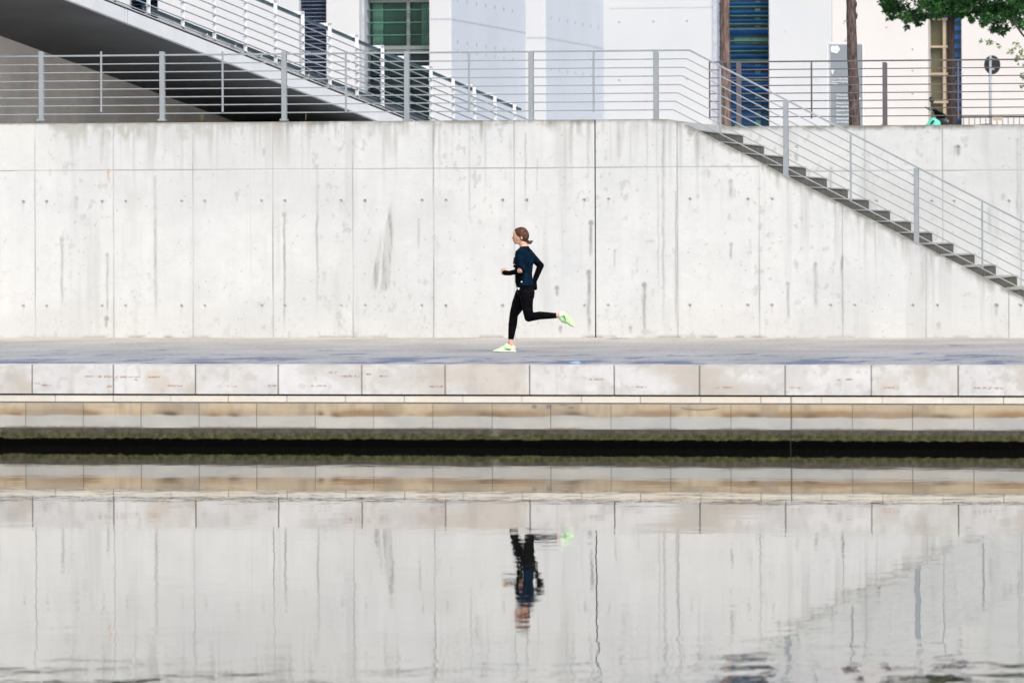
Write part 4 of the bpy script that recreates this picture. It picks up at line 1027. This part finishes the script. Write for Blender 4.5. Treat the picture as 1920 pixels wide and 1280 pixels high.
for k in range(7):
    a_ = q_(991, 455.5+random.uniform(-1,1), random.uniform(-.02,.02)); b_ = q_(999+random.uniform(-2,2.5), 452.5+random.uniform(-3,4), random.uniform(-.03,.03)); m = MB(); m.tube([a_, a_.lerp(b_, .5)+Vector((0,0,.012)), b_], [.006,.004,.0015], 5); m.build('hair_strand', 'hair', run, smooth=True)
# eyes
for dy in (-.030, .030):
    m = MB(); hullmb(m, [(q_(964.6,444.2,dy), (.010,.013,.006)), (q_(965,444.2,dy), (.008,.012,.006))], 2); m.build('eye', 'black', run, smooth=True)
    m = MB(); m.tube([q_(963.4,441.2,dy*.6), q_(964.0,440.6,dy), q_(966.5,441.3,dy*1.6)], .0045, 6); m.build('eyebrow', 'hair', run, smooth=True)
m = MB(); hullmb(m, [(q_(962.6,453.1,0), (.006,.020,.004)), (q_(965,453.3,0), (.010,.026,.004))], 2); 
mo = m.build('lips', mat('lips', (.5,.16,.14), .5), run, smooth=True)
# shoes
def shoe(f, dy):
    """f maps shoe coordinates (u: 0 heel..1 toe, v: height in shoe) to pixels"""
    def g(u, v): return q_(*f(u, v), dy)
    up_ = [[(g(.10,.42), (.038,.036,.045)), (g(.20,.70), (.036,.034,.035)), (g(.36,.62), (.040,.036,.036))],
           [(g(.15,.30), (.045,.040,.03)), (g(.42,.40), (.05,.043,.045)), (g(.62,.26), (.05,.046,.03))],
           [(g(.60,.26), (.05,.046,.028)), (g(.90,.14), (.035,.040,.016))]]
    u_ = capsules('upper', up_, 'shoe_pale' if dy > 0 else 'shoe', None, .006, 2); 
    sl_ = [[(g(.0,.06), (.020,.030,.012)), (g(.12,.12), (.03,.038,.020)), (g(.55,.08), (.05,.046,.014))], [(g(.55,.08), (.05,.046,.014)), (g(.97,.10), (.022,.036,.009))]]
    return u_, sl_, g
sh = empty('x', (0,0,0), 'x', 'x'); bpy.data.objects.remove(sh)
def mk_shoe(f, dy, solemat='sole'):
    o, sl_, g = shoe(f, dy)
    org = Vector(run.location)
    for v in o.data.vertices: v.co -= org
    o.name = 'running_shoe'; o.parent = run
    m = MB()
    for e_ in sl_: hullmb(m, e_, 3)
    s = m.build('sole', solemat, o, smooth=True)
    # o.location is zero under run, so bring the sole into the same frame
    r2 = s.modifiers.new('remesh', 'REMESH'); r2.mode = 'VOXEL'; r2.voxel_size = .005; r2.use_smooth_shade = True
    m = MB(); side = dy-.049
    def gs(u, v, k=0): return q_(*f(u, v), side+k)
    m.tube([gs(.16,.46,.008), gs(.24,.30,.002), gs(.36,.36,-.002), gs(.50,.50,.004)], [.003,.009,.006,.002], 6); m.build('side_mark', 'swoosh', o)
    m = MB(); m.tube([g(.33,.66), g(.40,.95), g(.46,.86), g(.52,.74), g(.46,.66)], .008, 6); m.tube([g(.42,.66), g(.62,.62), g(.58,.50)], .006, 6); m.build('laces', 'sole', o, smooth=True)
# standing shoe: heel at px 966, toe at 925, ground 661
mk_shoe(lambda u, v: (965.5-u*40.0, 660.6-v*15.5), .055)
# trailing shoe: heel up at (1050,590), toe at (1075,614), sole faces up-right
def tr(u, v):
    hx, hy = 1056.5, 584.5; tx, ty = 1077.5, 612.5
    dx, dy_ = tx-hx, ty-hy; L = math.hypot(dx, dy_); nx, ny = -dy_/L, dx/L   # towards ankle side (left/down)
    return hx+dx*u*1.0+nx*v*15.5, hy+dy_*u+ny*v*15.5
mk_shoe(tr, -.07, 'shoe')
capsules('sock_cuff', [[(q_(1050.5,592.5,-.085), (.018,.035,.040)), (q_(1054,590,-.09), (.02,.035,.035))]], 'sole', run, .005, 1)

# ------------------------------------------------------------------ camera, light, world
scn = bpy.context.scene
cd = bpy.data.cameras.new('camera'); cam = bpy.data.objects.new('camera', cd); col.objects.link(cam); scn.camera = cam
cd.sensor_width = 36; cd.lens = 36*F/1920; cd.clip_end = 3000; cd.clip_start = .5
cd.shift_y = -(640-YH)/1920
right = Vector((cT, sT, 0)); fwd = Vector((-sT, cT, 0)); upv = Vector((0,0,1))
r2 = right*cR+upv*(-sR); u2 = right*sR+upv*cR
Mx = Matrix((( r2.x, u2.x, -fwd.x, CX), (r2.y, u2.y, -fwd.y, 0), (r2.z, u2.z, -fwd.z, H), (0,0,0,1)))
cam.matrix_world = Mx
cd.dof.use_dof = True; cd.dof.focus_distance = 75; cd.dof.aperture_fstop = 5.0
SUN_EL, SUN_AZ = 46, 148     # azimuth measured clockwise from +Y
sun = bpy.data.lights.new('sun', 'SUN'); sun.energy = 1.5; sun.angle = R(28); sun.color = (1, .98, .955)
so_ = bpy.data.objects.new('sun', sun); col.objects.link(so_)
az = R(SUN_AZ); el = R(SUN_EL); dv = Vector((math.sin(az)*math.cos(el), math.cos(az)*math.cos(el), math.sin(el)))
so_.rotation_euler = dv.to_track_quat('Z', 'Y').to_euler(); so_.location = (0, 20, 60)
w = bpy.data.worlds.new('World'); scn.world = w; w.use_nodes = True; nt = w.node_tree
sky = nt.nodes.new('ShaderNodeTexSky'); sky.sky_type = 'NISHITA'; sky.sun_disc = False
sky.sun_elevation = el; sky.sun_rotation = az; sky.air_density = 1.0; sky.dust_density = 4.0; sky.ozone_density = 1.0
hs = nt.nodes.new('ShaderNodeHueSaturation'); hs.inputs['Saturation'].default_value = .55
nt.links.new(sky.outputs[0], hs.inputs['Color']); nt.links.new(hs.outputs[0], nt.nodes['Background'].inputs[0]); nt.nodes['Background'].inputs[1].default_value = .12
scn.view_settings.view_transform = 'Standard'; scn.view_settings.look = 'None'; scn.view_settings.gamma = 1
scn.view_settings.exposure = 0.55
scn.render.engine = 'CYCLES'
scn.cycles.max_bounces = 6
